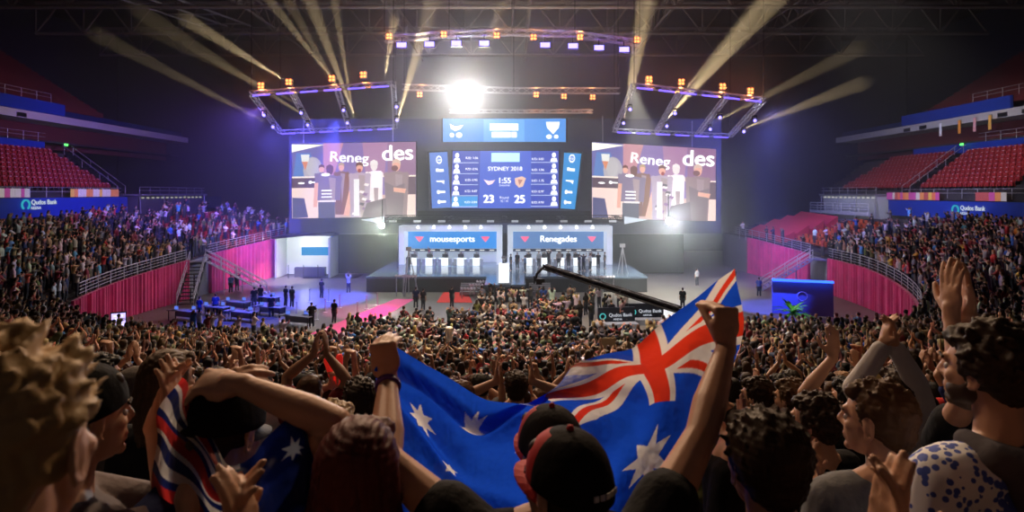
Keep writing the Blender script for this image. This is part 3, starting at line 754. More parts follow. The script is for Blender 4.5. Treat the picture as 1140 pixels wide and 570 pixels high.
# ---- pose library for the crowd
def arm(w, pole, d=None, n=(0, 1, 0), curl=.25, rs=0, **k): return dict(w=w, pole=pole, d=d, n=n, curl=curl, **({'raise': rs} if rs else {}), **k)
POSES = {
 'clapping at chest height': lambda: dict(arms=[arm((-.035, .33, 1.33), (-1, -.2, -.8), (.15, .55, .75), (1, 0, 0)), arm((.035, .33, 1.33), (1, -.2, -.8), (-.15, .55, .75), (-1, 0, 0))]),
 'clapping above the head': lambda: dict(arms=[arm((-.05, .16, 1.88), (-1, .1, 0), (.1, .1, 1), (1, 0, 0), rs=1), arm((.05, .16, 1.88), (1, .1, 0), (-.1, .1, 1), (-1, 0, 0), rs=1)]),
 'standing with arms down': lambda: dict(arms=[None, None]),
 'raising one fist': lambda: dict(arms=[None, arm((.3, .1, 1.93), (1, .2, 0), (0, 0, 1), (-1, 0, 0), curl=1.45, rs=1)]),
 'raising both arms wide': lambda: dict(arms=[arm((-.42, .1, 1.85), (-1, .1, -.3), (-.2, .1, 1), (1, 1, 0), rs=1), arm((.42, .1, 1.85), (1, .1, -.3), (.2, .1, 1), (-1, 1, 0), rs=1)]),
 'clapping in front of the face': lambda: dict(arms=[arm((-.03, .34, 1.55), (-1, 0, -.6), (.1, .3, 1), (1, 0, 0)), arm((.03, .34, 1.55), (1, 0, -.6), (-.1, .3, 1), (-1, 0, 0))]),
 'holding up a phone': lambda: dict(arms=[arm((-.06, .40, 1.58), (-1, 0, -.8), (.2, .2, 1), (.8, .6, 0), curl=.7), arm((.06, .40, 1.58), (1, 0, -.8), (-.2, .2, 1), (-.8, .6, 0), curl=.7)]),
 'standing with hands on the hips': lambda: dict(arms=[arm((-.2, .08, 1.0), (-1, -.7, 0), (.6, .5, -.3), (0, -1, 0), curl=.5), arm((.2, .08, 1.0), (1, -.7, 0), (-.6, .5, -.3), (0, -1, 0), curl=.5)]),
 'waving with one hand up': lambda: dict(arms=[arm((-.36, .15, 1.8), (-1, 0, -.5), (-.1, 0, 1), (0, 1, 0), rs=1), None]),
 'standing with arms folded': lambda: dict(arms=[arm((.1, .24, 1.22), (-1, -.2, -.6), (1, .1, .1), (0, -1, 0), curl=.4), arm((-.1, .27, 1.2), (1, -.2, -.6), (-1, .1, .1), (0, -1, 0), curl=.4)]),
}
PW = [20, 11, 22, 8, 6, 14, 5, 4, 7, 3]
LIB = {}; rl = random.Random(3)
for pn, f in POSES.items():
    for hv, style in enumerate(('short', 'long')) if pn in ('clapping at chest height', 'standing with arms down', 'clapping above the head') else ((0, 'short'),):
        p = Pose(h=1.75, hyaw=rl.uniform(-.35, .35), lean=rl.uniform(-.01, .04), girth=rl.uniform(.95, 1.12), **f())
        e = {}
        S = Shape(); p.body(S); e['body'] = S.fuse('person', .0105, 1)
        S = Shape(); p.shirt(S); e['shirt'] = S.fuse('shirt', .016, 2)
        S = Shape(); p.trousers(S); e['trousers'] = S.fuse('trousers', .022, 1)
        S = Shape(); p.shoes(S); e['shoes'] = S.fuse('shoes', .016, 1)
        S = Shape(); p.hair(S, style, rnd=rl); e['hair'] = S.fuse('hair', .009, 1, hair_post(p))
        e['cap'] = cap_mesh(p); S = Shape(); p.hair(S, 'plain', -.001, rnd=rl); e['hairlow'] = S.fuse('hair', .012, 1, hair_post(p))
        e['pose'] = p
        for lod, vx in (('far', .033), ('tiny', .062)):
            S = Shape(); p.body(S, coarse=True); p.shirt(S, off=.022); p.trousers(S, off=.022); p.hair(S, style if style == 'long' else 'plain', off=.014)
            me = S.fuse('crowd_' + lod, vx, 0); n = len(me.vertices); co = np.empty(n * 3, np.float32); me.vertices.foreach_get('co', co); co = co.reshape(-1, 3)
            reg = S.regions(co)
            nf = len(me.polygons); lt = np.empty(nf, int); me.polygons.foreach_get('loop_total', lt); lv = np.empty(len(me.loops), int); me.loops.foreach_get('vertex_index', lv)
            e[lod] = (me, co, reg, lt, lv)
            if lod == 'far':
                ls = np.empty(nf, int); me.polygons.foreach_get('loop_start', ls); me.materials.clear()
                for mm in (M_skin2, M_cloth, M_hair2, M_trou, M_shoe) if False else (mat('far_skin', (.55, .34, .25), .6), M_cloth, mat('far_hair', (.03, .018, .012), .6), M_trou, M_shoe): me.materials.append(mm)
                me.polygons.foreach_set('material_index', reg[lv[ls]].astype(np.int32))
        LIB.setdefault(pn, []).append(e)
print('library built')
PN = list(POSES)

def px_of(v): return 570 + F * v.x / v.y, HY + F * (HC - v.z) / v.y
KEEP = []; N_IND = 230
ORDN = ['first','second','third','fourth','fifth','sixth','seventh','eighth','ninth','tenth','eleventh','twelfth','thirteenth','fourteenth','fifteenth','sixteenth','seventeenth','eighteenth','nineteenth','twentieth']
# ------------------------------------------------------------------ flag pattern (seen from behind: canton towards the east)
WHT, RED, BLU = (.86, .84, .82), (.80, .05, .02), (.01, .085, .78)
def union(x, y):
    """x 0..2, y 0..1 within the canton, x from the hoist"""
    cx, cy = x - 1, y - .5; c = np.zeros(x.shape, int)     # 0 blue 1 white 2 red
    L_ = math.hypot(2, 1); 
    for sg in (1, -1):
        d = (cx * 1 - sg * cy * 2) / L_; along = cx * 2 + sg * cy
        c = np.where(np.abs(d) < .1, 1, c)
    for sg in (1, -1):
        d = (cx * 1 - sg * cy * 2) / L_; along = np.sign(cx)
        off = d * along * sg * -1 if False else d * np.where(along > 0, 1, -1) * sg
        c = np.where((off > -.002) & (off < .062), 2, c)
    c = np.where((np.abs(cx) < .165) | (np.abs(cy) < .165), 1, c)
    c = np.where((np.abs(cx) < .1) | (np.abs(cy) < .1), 2, c)
    return c
def star(x, y, cx, cy, ro, ri, n=7):
    dx, dy = x - cx, y - cy; a = np.arctan2(dx, -dy); r = np.hypot(dx, dy); seg = 2 * PI / n
    t = np.abs((a + seg / 2) % seg - seg / 2)               # 0 at a point
    # edge from (ro,0) to (ri,seg/2)
    x2, y2 = ri * math.cos(seg / 2), ri * math.sin(seg / 2); px, py = r * np.cos(t), r * np.sin(t)
    return ((x2 - ro) * py - (y2 - 0) * (px - ro)) < 0 if False else ((px - ro) * y2 - (x2 - ro) * py) < 0
def flag_cols(u, v):
    """u 0..1 from the hoist, v 0..1 from the top; flag is 2 wide, 1 high"""
    X, Y_ = u * 2, v; c = np.zeros(u.shape, int); inside = (X < 1) & (Y_ < .5)
    c = np.where(inside, union(np.clip(X * 2, 0, 2), np.clip(Y_ * 2, 0, 1)), 0)
    st_ = star(X, Y_, .5, .75, .15, .067)
    for sx, sy, rr in ((1.5, .17, .072), (1.5, .83, .072), (1.25, .44, .072), (1.72, .37, .072)): st_ = st_ | star(X, Y_, sx, sy, rr, rr * .45)
    st_ = st_ | star(X, Y_, 1.6, .54, .042, .02, 5); c = np.where(st_ & ~inside, 1, c)
    return np.array([BLU, WHT, RED])[c]
mf = bpy.data.materials.new('flag_cloth'); mf.use_nodes = True; nt = mf.node_tree; b = nt.nodes['Principled BSDF']; at_ = nt.nodes.new('ShaderNodeAttribute'); at_.attribute_name = 'dye'
b.inputs['Roughness'].default_value = .55; b.inputs['Sheen Weight'].default_value = .15; nt.links.new(at_.outputs['Color'], b.inputs['Base Color'])
tr = nt.nodes.new('ShaderNodeBsdfTranslucent'); nt.links.new(at_.outputs['Color'], tr.inputs['Color']); mx = nt.nodes.new('ShaderNodeMixShader'); mx.inputs[0].default_value = .62
nt.links.new(b.outputs[0], mx.inputs[1]); nt.links.new(tr.outputs[0], mx.inputs[2]); nt.links.new(mx.outputs[0], nt.nodes['Material Output'].inputs['Surface'])
wv = nt.nodes.new('ShaderNodeTexNoise'); wv.inputs['Scale'].default_value = 13; bp = nt.nodes.new('ShaderNodeBump'); bp.inputs['Distance'].default_value = .02; bp.inputs['Strength'].default_value = .9
tc = nt.nodes.new('ShaderNodeTexCoord'); nt.links.new(tc.outputs['Object'], wv.inputs['Vector']); nt.links.new(wv.outputs['Fac'], bp.inputs['Height']); nt.links.new(bp.outputs['Normal'], b.inputs['Normal']); nt.links.new(bp.outputs['Normal'], tr.inputs['Normal'])
def crom(P_, t):
    """Catmull-Rom along axis 0 of P_ (n, ...) at parameters t in 0..n-1"""
    n = len(P_); E = np.concatenate([[2 * P_[0] - P_[1]], P_, [2 * P_[-1] - P_[-2]]]); i = np.clip(t.astype(int), 0, n - 2); f = (t - i).reshape((-1,) + (1,) * (P_.ndim - 1))
    p0, p1, p2, p3 = E[i], E[i + 1], E[i + 2], E[i + 3]
    return .5 * (2 * p1 + (p2 - p0) * f + (2 * p0 - 5 * p1 + 4 * p2 - p3) * f * f + (3 * p1 - p0 - 3 * p2 + p3) * f ** 3)
def cloth(name, grid, nu, nv, uv, ripple, colfn=flag_cols):
    """grid rows (v) of (px, py, Y) control points; the cloth is a real draped surface in the place"""
    G = np.array([[tuple(P(*c)) for c in row] for row in grid]); A = crom(G, np.linspace(0, len(G) - 1, nv)); A = crom(np.swapaxes(A, 0, 1), np.linspace(0, G.shape[1] - 1, nu)); A = np.swapaxes(A, 0, 1)
    U, V = np.meshgrid(np.linspace(*uv[0], nu), np.linspace(*uv[1], nv)); su, sv = np.meshgrid(np.linspace(0, 1, nu), np.linspace(0, 1, nv))
    A = A + ripple(su, sv)
    idx = np.arange(nu * nv).reshape(nv, nu); f = np.stack([idx[:-1, :-1], idx[:-1, 1:], idx[1:, 1:], idx[1:, :-1]], -1).reshape(-1, 4)
    o = Vector(A.reshape(-1, 3).mean(0)); me = bpy.data.meshes.new(name); co = (A.reshape(-1, 3) - np.array(o))
    me.from_pydata(co.tolist(), [], f.tolist()); me.polygons.foreach_set('use_smooth', [True] * len(f))
    c = colfn(U, V).reshape(-1, 3); a = me.attributes.new('dye', 'FLOAT_COLOR', 'POINT'); a.data.foreach_set('color', np.concatenate([c, np.ones((len(c), 1))], 1).astype(np.float32).ravel())
    me.materials.append(mf); ob = bpy.data.objects.new(name, me); C.objects.link(ob); ob.location = o; return ob
D = [1.80, 1.84, 1.93, 2.05, 2.16, 2.22, 2.16, 1.96, 1.80]
rowsF = [
 [(818, 299), (775, 330), (716, 374), (674, 396), (636, 416), (592, 448), (542, 446), (484, 410), (434, 381)],
 [(828, 360), (786, 372), (728, 410), (672, 424), (606, 438), (575, 466), (522, 478), (462, 436), (417, 428)],
 [(806, 428), (778, 438), (740, 452), (690, 458), (642, 478), (592, 505), (525, 522), (466, 494), (416, 482)],
 [(788, 492), (762, 505), (722, 515), (680, 530), (632, 548), (582, 568), (522, 572), (474, 550), (428, 536)],
 [(765, 545), (742, 560), (706, 578), (670, 596), (630, 614), (580, 628), (522, 628), (482, 606), (445, 590)]]
rowsF = [[(x, y, D[i] + .02 * j) for i, (x, y) in enumerate(r)] for j, r in enumerate(rowsF)]
def rip(u, v):
    d = .046 * np.sin(18 * u + 5 * v + 2 * np.sin(5 * v)) * np.sin(PI * u) + .026 * np.sin(34 * (u * .8 + v * .35) + 1.7) * np.sin(PI * u) + .012 * np.sin(13 * v - 9 * u)
    dz = .006 * np.sin(40 * u + 6 * v) * np.sin(PI * u)
    fold = np.exp(-((v - .10 - .3 * (1 - u)) / .035) ** 2) * np.clip((u - .55) * 6, 0, 1); d = d - .10 * fold
    d = d + .05 * np.exp(-((v * .8 + u - 1.25) / .05) ** 2)
    return np.stack([np.zeros_like(u), d, dz], -1)
ob = cloth('flag', rowsF, 520, 300, ((0, 1), (0, 1)), rip)
tag(ob, 'large blue Australian flag stretched between the two raised arms of the cap wearer', 'flag')

# ------------------------------------------------------------------ foreground people
M_eye = mat('eye_white', (.42, .36, .33), .4); M_iris = mat('eye_dark', (.02, .012, .01), .2)
KEEP += []
def hero(label, hp, Y, yaw=0., hyaw=None, hpitch=0., hroll=0., arms=(None, None), skin=(.56, .30, .185), hair='short', hcol='dark brown', cap=None, shirt=(.012, .012, .014), sleeve=.6, girth=1., width=1., lean=.0, vox=.0062, eyes=True, shirt_mat=None, glasses=False, beard=False, hood=None, hs=1., hoff=.012, armlen=1.):
    hc = P(hp[0], hp[1], Y); YM = Matrix.Rotation(yaw, 3, 'Z')
    off = YM @ Vector((0, .03 + lean * 1.635, 0)); x, y = hc.x - off.x, hc.y - off.y; z0 = bowl_z(x, y); k = (hc.z - z0) / 1.635
    root = Vector((x, y, z0)); k0 = k; k = min(max(k, .8), 1.14)
    ar = []
    for a in arms:
        if a is None: ar.append(None); continue
        a = dict(a); a['w'] = P(*a['w']) - root; a['world'] = True; a.setdefault('raise', 0); a.setdefault('len', armlen / k); ar.append(a)
    p = Pose(h=1.75 * k, yaw=yaw, lean=lean, hyaw=hyaw, hpitch=hpitch, hroll=hroll, arms=ar, girth=girth, width=width)
    S = Shape(); p.body(S, hs=hs); me = S.fuse('person', vox, 1); o = link('person', me, M_skin, None, root, skin); tag(o, label, 'person')
    S = Shape(); p.shirt(S, sleeve); sh = link('shirt', S.fuse('shirt', .010, 2), shirt_mat or M_cloth, o, None, shirt)
    S = Shape(); p.trousers(S); link('trousers', S.fuse('trousers', .02, 1), M_trou, o)
    S = Shape(); p.shoes(S); link('shoes', S.fuse('shoes', .014, 1), M_shoe, o)
    if hood:
        S = Shape(); M = p.HM; S.ell(p.hc + M @ Vector((0, -.03, .03)), (.105, .12, .125), 0, M, 24); S.chain([p.hc + M @ Vector((0, -.05, -.06)), p.neck], [.095, .10], 0); link('hood', S.fuse('hood', .009, 2, hair_post(p, .002, 30, .03)), M_cloth, o, None, hood)
    elif cap:
        me = cap_mesh(p); c = link('cap', me, M_cloth, o, None, cap['col'])
        if 'front' in cap:
            mr = mat('cap_red', (.42, .008, .012), .75); me.materials.append(mr); Mi = np.array(p.HM); hcn = np.array(p.hc)
            for f in me.polygons:
                l = (np.array(f.center) - hcn) @ Mi
                if abs(math.atan2(l[0], l[1] + .014)) < 1.24 and l[2] < .128: f.material_index = 1
        bm = brim_mesh(p, cap.get('back', False), 'cap_brim', mat('cap_red') if 'front' in cap else mat('cap_black', (.012, .012, .014), .7), o)
        q = lambda v: p.hc + p.HM @ Vector(v)
        MB().sphere(q((0, -.016, .139)), .009, n=8).build('cap_button', mat('cap_red') if 'front' in cap else mat('cap_black'), o, smooth=True)
        if cap.get('mark'):
            e = p.HM.to_euler(); mo = MB()
            for i in range(5): 
                a = -PI / 2 + (i - 2) * .17; mo.box(q((math.cos(a) * .091, -.016 + math.sin(a) * .1085, .03)), (.011, .003, .012), rot=p.HM @ Matrix.Rotation(a + PI / 2, 3, 'Z'))
            mo.build('cap_mark', mat('cap_thread', (.55, .52, .5), .7), o)
        S = Shape(); p.hair(S, 'plain', -.001); link('hair', S.fuse('hair', .008, 1, hair_post(p)), M_hair, o, None, HR[hcol])
    else:
        S = Shape(); p.hair(S, hair, hoff); link('hair', S.fuse('hair', .006, 0 if hair != 'long' else 2, hair_post(p, .003)), M_hair, o, None, HR[hcol] if isinstance(hcol, str) else hcol)
    q = lambda *v: p.hc + p.HM @ Vector(v)
    if eyes:
        for e in (-1, 1):
            MB().sphere(q(e * .031, .0705, -.002), .012, n=12).build('eye', M_eye, o, smooth=True)
            MB().sphere(q(e * .0325, .0785, -.002), .0052, n=8).build('iris', M_iris, o, smooth=True)
            m = MB(); m.path([q(e * .016, .094, .024), q(e * .033, .091, .030), q(e * .048, .078, .024)], .0042); m.build('eyebrow', M_hair, o).color = (*(HR[hcol] if isinstance(hcol, str) else hcol), 1)
        MB().sphere(q(0, .086, -.0635), (.015, .0045, .003), n=10).build('lips', mat('lips', (.45, .16, .13), .5), o, smooth=True)
    if beard:
        S = Shape(); M = p.HM; S.ell(q(0, .036, -.086), (.044, .051, .03), 0, M); S.chain([q(-.062, .01, -.03), q(-.045, .05, -.08), q(0, .08, -.103), q(.045, .05, -.08), q(.062, .01, -.03)], [.008, .011, .012, .011, .008], 0, 8); [S.ell(q(e * .036, .03, -.058), (.028, .046, .032), 0, M) for e in (-1, 1)]; S.ell(q(0, .075, -.088), (.022, .02, .02), 0, M); link('beard', S.fuse('beard', .006, 1), M_hair, o, None, (.06, .035, .022))
    if glasses:
        m = MB()
        for e in (-1, 1):
            ce = q(e * .033, .098, .002); m.path([ce + p.HM @ Vector((math.cos(t) * .023, 0, math.sin(t) * .018)) for t in [2 * PI * i / 14 for i in range(15)]], .0022); m.tube(q(e * .056, .098, .006), q(e * .079, -.002, .008), .002)
        m.tube(q(-.01, .099, .004), q(.01, .099, .004), .0022); m.build('glasses', M_black, o)
    KEEP.append((x, y, .42)); HEROES.append((o, p)); return o, p
HEROES = []
def A(px, py, Y, pole, d, n, curl=.25, **k): return dict(w=(px, py, Y), pole=pole, d=d, n=n, curl=curl, **k)

# the flag holder
o, p = hero('person in black T-shirt and backwards-turned black and red cap holding the big flag up with both arms', (629, 544), 1.36, yaw=0, hyaw=.72, arms=(
    A(432, 424, 1.72, (-.15, -1, -.2), (-.15, .05, 1), (.1, 1, .1), 1.5, spread=.02, **{'raise': 1}), A(810, 382, 1.72, (.15, -1, -.2), (.05, .12, 1), (-.35, 1, .1), 1.5, spread=.02, **{'raise': 1})),
    cap=dict(col=(.012, .011, .012), front=1, mark=1), sleeve=.42, girth=1.12, hs=1.08, vox=.0055, armlen=1.12)
o['label'] = 'person in black T-shirt and red-fronted black cap holding the big blue flag with raised arms'
w = p.wr[0]; ax = (p.wr[0] - p.el[0]).normalized(); Mq = ax.to_track_quat('Z', 'Y').to_matrix(); m = MB()
m.lathe(w - ax * .03, [(.032, 0), (.036, .002), (.036, .014), (.032, .016), (.029, .008)], 20, ax=ax); m.build('wristband', mat('wristband', (.10, .03, .22), .5), o)
hero('person with a red-sided black cap standing just in front of the flag holder, hidden by the flag', (611, 505), 1.70, hyaw=.5, cap=dict(col=(.012, .011, .012), front=1, mark=1), girth=.95, eyes=False)[0]['label'] = 'person in the second black and red cap, farther one, between flag and flag holder'
# far left close profile
hero('person with tousled blond hair and shaved side, very close, ear towards the camera', (14, 500), .72, yaw=0, hyaw=.04, hair='tousled', hcol='blond', shirt=(.012, .012, .014), sleeve=1.5, hpitch=.0, vox=.005, hoff=.002, eyes=False)[0]['label'] = 'very close person in profile with tousled blond quiff and large ear, at the west edge'
# cap man clapping
hero('man', (95, 466), 1.50, yaw=-.8, hyaw=-.55, arms=(A(172, 472, 1.68, (0, 0, -1), (.25, .25, 1), (1, 0, -.2), .22), A(191, 472, 1.66, (.3, .2, -1), (-.12, .2, 1), (-1, .2, .1), .2)), cap=dict(col=(.008, .008, .009), back=True), shirt=(.17, .14, .14), sleeve=.75, girth=1.05, skin=(.58, .31, .19))[0]['label'] = 'person in grey-brown T-shirt and black cap, in profile, clapping raised hands'
# man with flag cape and hands over his head
hero('man', (252, 482), 1.55, yaw=-.1, hyaw=-.3, hpitch=-.3, arms=(A(228, 446, 1.62, (-.1, .8, -1), (.7, .0, .45), (0, .7, -.7), .8), A(268, 428, 1.50, (1.2, -.3, .35), (-.95, .1, .05), (-.1, .5, -.8), .9, **{'raise': 1})), cap=dict(col=(.01, .01, .012), back=False), shirt=(.012, .02, .08), sleeve=.5, lean=.03, eyes=False, skin=(.60, .33, .21), hs=1.08)[0]['label'] = 'person in black cap draped in an Australian flag, hands clasped on the head'
capeG = [
 [(203, 420, 1.62), (212, 448, 1.50), (243, 506, 1.42), (275, 512, 1.40), (300, 484, 1.42), (330, 462, 1.45), (352, 476, 1.52)],
 [(176, 455, 1.62), (205, 475, 1.48), (238, 524, 1.37), (276, 536, 1.34), (308, 510, 1.37), (342, 492, 1.42), (360, 512, 1.50)],
 [(170, 500, 1.62), (200, 515, 1.46), (236, 548, 1.36), (278, 562, 1.32), (314, 540, 1.34), (346, 528, 1.38), (362, 548, 1.48)],
 [(168, 560, 1.62), (200, 570, 1.46), (240, 590, 1.36), (280, 600, 1.32), (318, 588, 1.33), (348, 578, 1.38), (364, 590, 1.48)],
 [(172, 640, 1.62), (205, 650, 1.48), (242, 660, 1.38), (282, 668, 1.34), (320, 660, 1.35), (350, 650, 1.4), (366, 650, 1.5)]]
def cape_cols(u, v):
    c = np.zeros(u.shape, int); s = u * 1.0; t = v
    # union jack part on the west half: slanted red, white and dark bands
    band = (t * 3.1 - s * 1.0 + .1)
    jack = (s < .47)
    bb = band % 1.0
    c = np.where(jack & (bb < .30), 2, np.where(jack & (bb < .40), 1, np.where(jack & (bb < .62), 0, np.where(jack & (bb < .84), 1, 0))))
    st_ = star(u * 2, v * 1.1, 1.50, .30, .125, .052); c = np.where(~jack & st_, 1, c)
    return np.array([(.008, .02, .16), WHT, (.55, .03, .03)])[c]
ob = cloth('flag_cape', capeG, 300, 220, ((0, 1), (0, 1)), lambda u, v: np.stack([0 * u, .012 * np.sin(26 * u + 3 * v) + .008 * np.sin(17 * v + 9 * u), 0 * u], -1), cape_cols)
tag(ob, 'smaller dark blue Australian flag worn as a cape over a capped person\'s shoulders', 'flag')
# hands rising from below the frame
hero('p', (330, 800), .80, yaw=0, arms=(A(254, 628, 1.12, (-.4, -.5, -1), (.12, .1, 1), (.9, .3, 0), .3, spread=.03), A(276, 630, 1.10, (.3, -.4, -1), (-.15, .1, 1), (-.9, .3, 0), .3, spread=.03)), shirt=(.02, .02, .02), eyes=False)[0]['label'] = 'person mostly below the view whose clapping fingers rise in front of the flag cape'
# long reddish hair
hero('woman', (402, 528), 1.40, hyaw=-.1, hair='long', hcol='reddish', shirt=(.03, .01, .012), eyes=False, girth=.92, hoff=.018)[0]['label'] = 'person seen from behind with dark reddish hair, just west of the flag'
hero('blond', (371, 484), 2.35, hyaw=-.2, hair='short', hcol='blond', shirt=(.03, .03, .04), eyes=False)[0]['label'] = 'person with short blond hair between the flag cape and the reddish-haired head'
# dark haired man from behind with clapping hands
hero('man', (850, 517), 1.46, hyaw=.15, hair='short', hcol='dark brown', arms=(A(800, 514, 1.62, (-.1, -.2, -1), (.5, .2, .65), (.6, 0, -.5), .15), A(812, 520, 1.58, (.2, -.3, -1), (.38, .25, .75), (-.7, .1, .3), .2)), shirt=(.012, .012, .015), sleeve=1.5, eyes=False, hoff=.017)[0]['label'] = 'person with dark brown hair seen from behind, clapping beside the flag holder\'s east arm'
# glasses man
hero('man', (905, 470), 2.7, yaw=.5, hyaw=.75, hair='curly', hcol='dark brown', glasses=True, arms=(A(905, 540, 2.55, (-.5, -.3, -1), (.0, .3, .9), (1, 0, 0), .3), A(915, 545, 2.5, (.5, -.2, -1), (-.1, .3, .9), (-1, 0, 0), .3)), shirt=(.012, .012, .014), sleeve=.6)[0]['label'] = 'person with curly dark hair, glasses and black T-shirt, looking west and clapping'
# short haired man, grey shirt
hero('man', (975, 468), 1.90, yaw=.15, hyaw=.68, hair='short', hcol='brown', shirt=(.16, .16, .165), sleeve=.6, girth=1.05, hoff=.008)[0]['label'] = 'person in grey T-shirt with short brown hair, in profile facing west'
# jersey man
mj = bpy.data.materials.new('jersey'); mj.use_nodes = True; nt = mj.node_tree; b = nt.nodes['Principled BSDF']; b.inputs['Roughness'].default_value = .75
tc = nt.nodes.new('ShaderNodeTexCoord'); mp = nt.nodes.new('ShaderNodeMapping'); mp.inputs['Rotation'].default_value = (.3, .6, .2); vo = nt.nodes.new('ShaderNodeTexVoronoi'); vo.inputs['Scale'].default_value = 46; vo.inputs['Randomness'].default_value = .8
no = nt.nodes.new('ShaderNodeTexNoise'); no.inputs['Scale'].default_value = 5; ad = nt.nodes.new('ShaderNodeMath'); ad.operation = 'MULTIPLY'
cr = nt.nodes.new('ShaderNodeValToRGB'); cr.color_ramp.interpolation = 'CONSTANT'; cr.color_ramp.elements[0].color = (.05, .09, .42, 1); cr.color_ramp.elements[1].position = .235; cr.color_ramp.elements[1].color = (.82, .82, .84, 1)
nt.links.new(tc.outputs['Object'], mp.inputs['Vector']); nt.links.new(mp.outputs['Vector'], vo.inputs['Vector']); nt.links.new(tc.outputs['Object'], no.inputs['Vector']); nt.links.new(vo.outputs['Distance'], ad.inputs[0]); nt.links.new(no.outputs['Fac'], ad.inputs[1]); nt.links.new(ad.outputs[0], cr.inputs['Fac']); nt.links.new(cr.outputs['Color'], b.inputs['Base Color'])
MATS['jersey'] = mj
o, p = hero('man', (1096, 412), 1.62, yaw=.2, hyaw=.5, hair='curly', hcol='dark brown', beard=True, shirt_mat=mj, sleeve=.75, girth=1.08, hoff=.014); o['label'] = 'bearded person with curly dark hair in white jersey with blue flecks'
S = Shape(); S.chain([p.neck + Vector((0, -.075, -.02)), p.neck + Vector((.06, -.06, .0)), p.neck + Vector((.085, .0, .02))], [.05, .045, .03], 0); S.chain([p.neck + Vector((0, -.075, -.02)), p.neck + Vector((-.06, -.06, .0)), p.neck + Vector((-.08, .01, .02))], [.05, .045, .03], 0); S.cap(p.neck + Vector((0, -.08, -.03)), p.neck + Vector((0, -.125, -.14)), .06, .03, 0)
link('hood', S.fuse('hood', .009, 2), M_cloth, o, None, (.10, .09, .10))
# arms raised in front of him
hero('man', (1083, 428), 2.35, yaw=.1, hyaw=.3, arms=(A(1059, 352, 2.20, (-.35, -1, -.1), (.05, .1, 1), (1, .2, 0), .15, **{'raise': 1}), A(1078, 352, 2.22, (.2, -1, -.2), (-.05, .1, 1), (-1, .2, 0), .15, **{'raise': 1})), shirt=(.012, .012, .014), sleeve=.5, eyes=False, hs=1.12, armlen=1.1)[0]['label'] = 'person in black T-shirt clapping high overhead, head hidden behind the bearded jersey wearer'
# fingers bottom right, arm at the right edge
hero('p', (1290, 700), .80, yaw=.5, hyaw=.6, arms=(A(988, 618, 1.12, (-.5, -.6, -1), (.08, .1, 1), (.9, .4, 0), .2, spread=.03), A(1010, 622, 1.10, (.4, -.5, -1), (-.12, .1, 1), (-.9, .3, 0), .25, spread=.03)), shirt=(.02, .02, .02), eyes=False, armlen=1.25)[0]['label'] = 'person mostly out of view whose clapping fingers rise beside the grey T-shirt wearer'
hero('p', (1330, 600), 1.10, yaw=.1, arms=(A(1166, 446, 1.20, (.5, .9, 0), (.1, .1, 1), (1, 0, 0), .3), None), shirt=(.02, .02, .02), eyes=False)[0]['label'] = 'person at the east edge showing only one bare raised forearm'
# second line of people
hero('p', (157, 440), 3.1, yaw=-.2, hyaw=-.5, hood=(.13, .11, .10), shirt=(.13, .11, .10), sleeve=1.5, eyes=False, vox=.009)[0]['label'] = 'person with a raised grey-brown hood behind the clapping hands of the capped person'
hero('p', (190, 424), 2.45, yaw=-.3, hyaw=-.4, hair='long', hcol='brown', shirt=(.02, .02, .025), eyes=True, vox=.008)[0]['label'] = 'person with brown ear-length hair behind the clasped hands'
hero('p', (112, 400), 3.2, yaw=-.3, hyaw=-.45, hair='short', hcol='black', shirt=(.02, .02, .025), vox=.009)[0]['label'] = 'person with black hair in profile above the black backwards cap'
hero('p', (575, 432), 4.6, yaw=0, hair='short', hcol='dark brown', shirt=(.05, .05, .05), eyes=False, vox=.009, arms=(A(553, 424, 4.5, (-1, 0, -.6), (0, .1, 1), (1, 0, 0), .15), A(592, 424, 4.5, (1, 0, -.6), (0, .1, 1), (-1, 0, 0), .15)))[0]['label'] = 'person with both palms raised beside the head, framed above the dip of the flag'
hero('p', (402, 448), 3.2, hair='short', hcol='dark brown', shirt=(.45, .42, .40), eyes=False, vox=.009, hyaw=.2)[0]['label'] = 'person in pale T-shirt between the red clappers and the flag\'s west end'
hero('p', (999, 434), 3.3, yaw=.2, hyaw=.35, hair='short', hcol='dark brown', shirt=(.55, .52, .52), sleeve=1.5, vox=.009, arms=(A(983, 385, 3.15, (-1, 0, -.6), (.2, 0, 1), (1, 0, 0), .3, **{'raise': 1}), A(996, 385, 3.15, (1, 0, -.6), (-.2, 0, 1), (-1, 0, 0), .3, **{'raise': 1})))[0]['label'] = 'person in long white sleeves clapping above the head, behind the grey T-shirt wearer'
hero('p', (945, 446), 3.6, yaw=.2, hyaw=.5, hair='short', hcol='black', shirt=(.02, .02, .02), vox=.009, arms=(A(928, 398, 3.5, (-1, 0, -.6), (0, 0, 1), (0, 1, 0), .15, **{'raise': 1}), None))[0]['label'] = 'person with one bare arm straight up behind the glasses wearer'
hero('p', (880, 445), 3.7, yaw=.3, hyaw=.6, hair='short', hcol='brown', shirt=(.05, .05, .05), vox=.009)[0]['label'] = 'person in dark top looking west behind the back-of-head with dark brown hair'
hero('p', (842, 442), 3.9, yaw=.2, hyaw=.7, hair='short', hcol='dark brown', shirt=(.03, .03, .03), vox=.009)[0]['label'] = 'person facing west just east of the flag holder\'s raised forearm'
hero('p', (1005, 410), 4.4, yaw=.2, hyaw=.5, hair='short', hcol='dark brown', shirt=(.02, .02, .02), vox=.009, eyes=False)[0]['label'] = 'person with dark hair above the white-sleeved clapper'
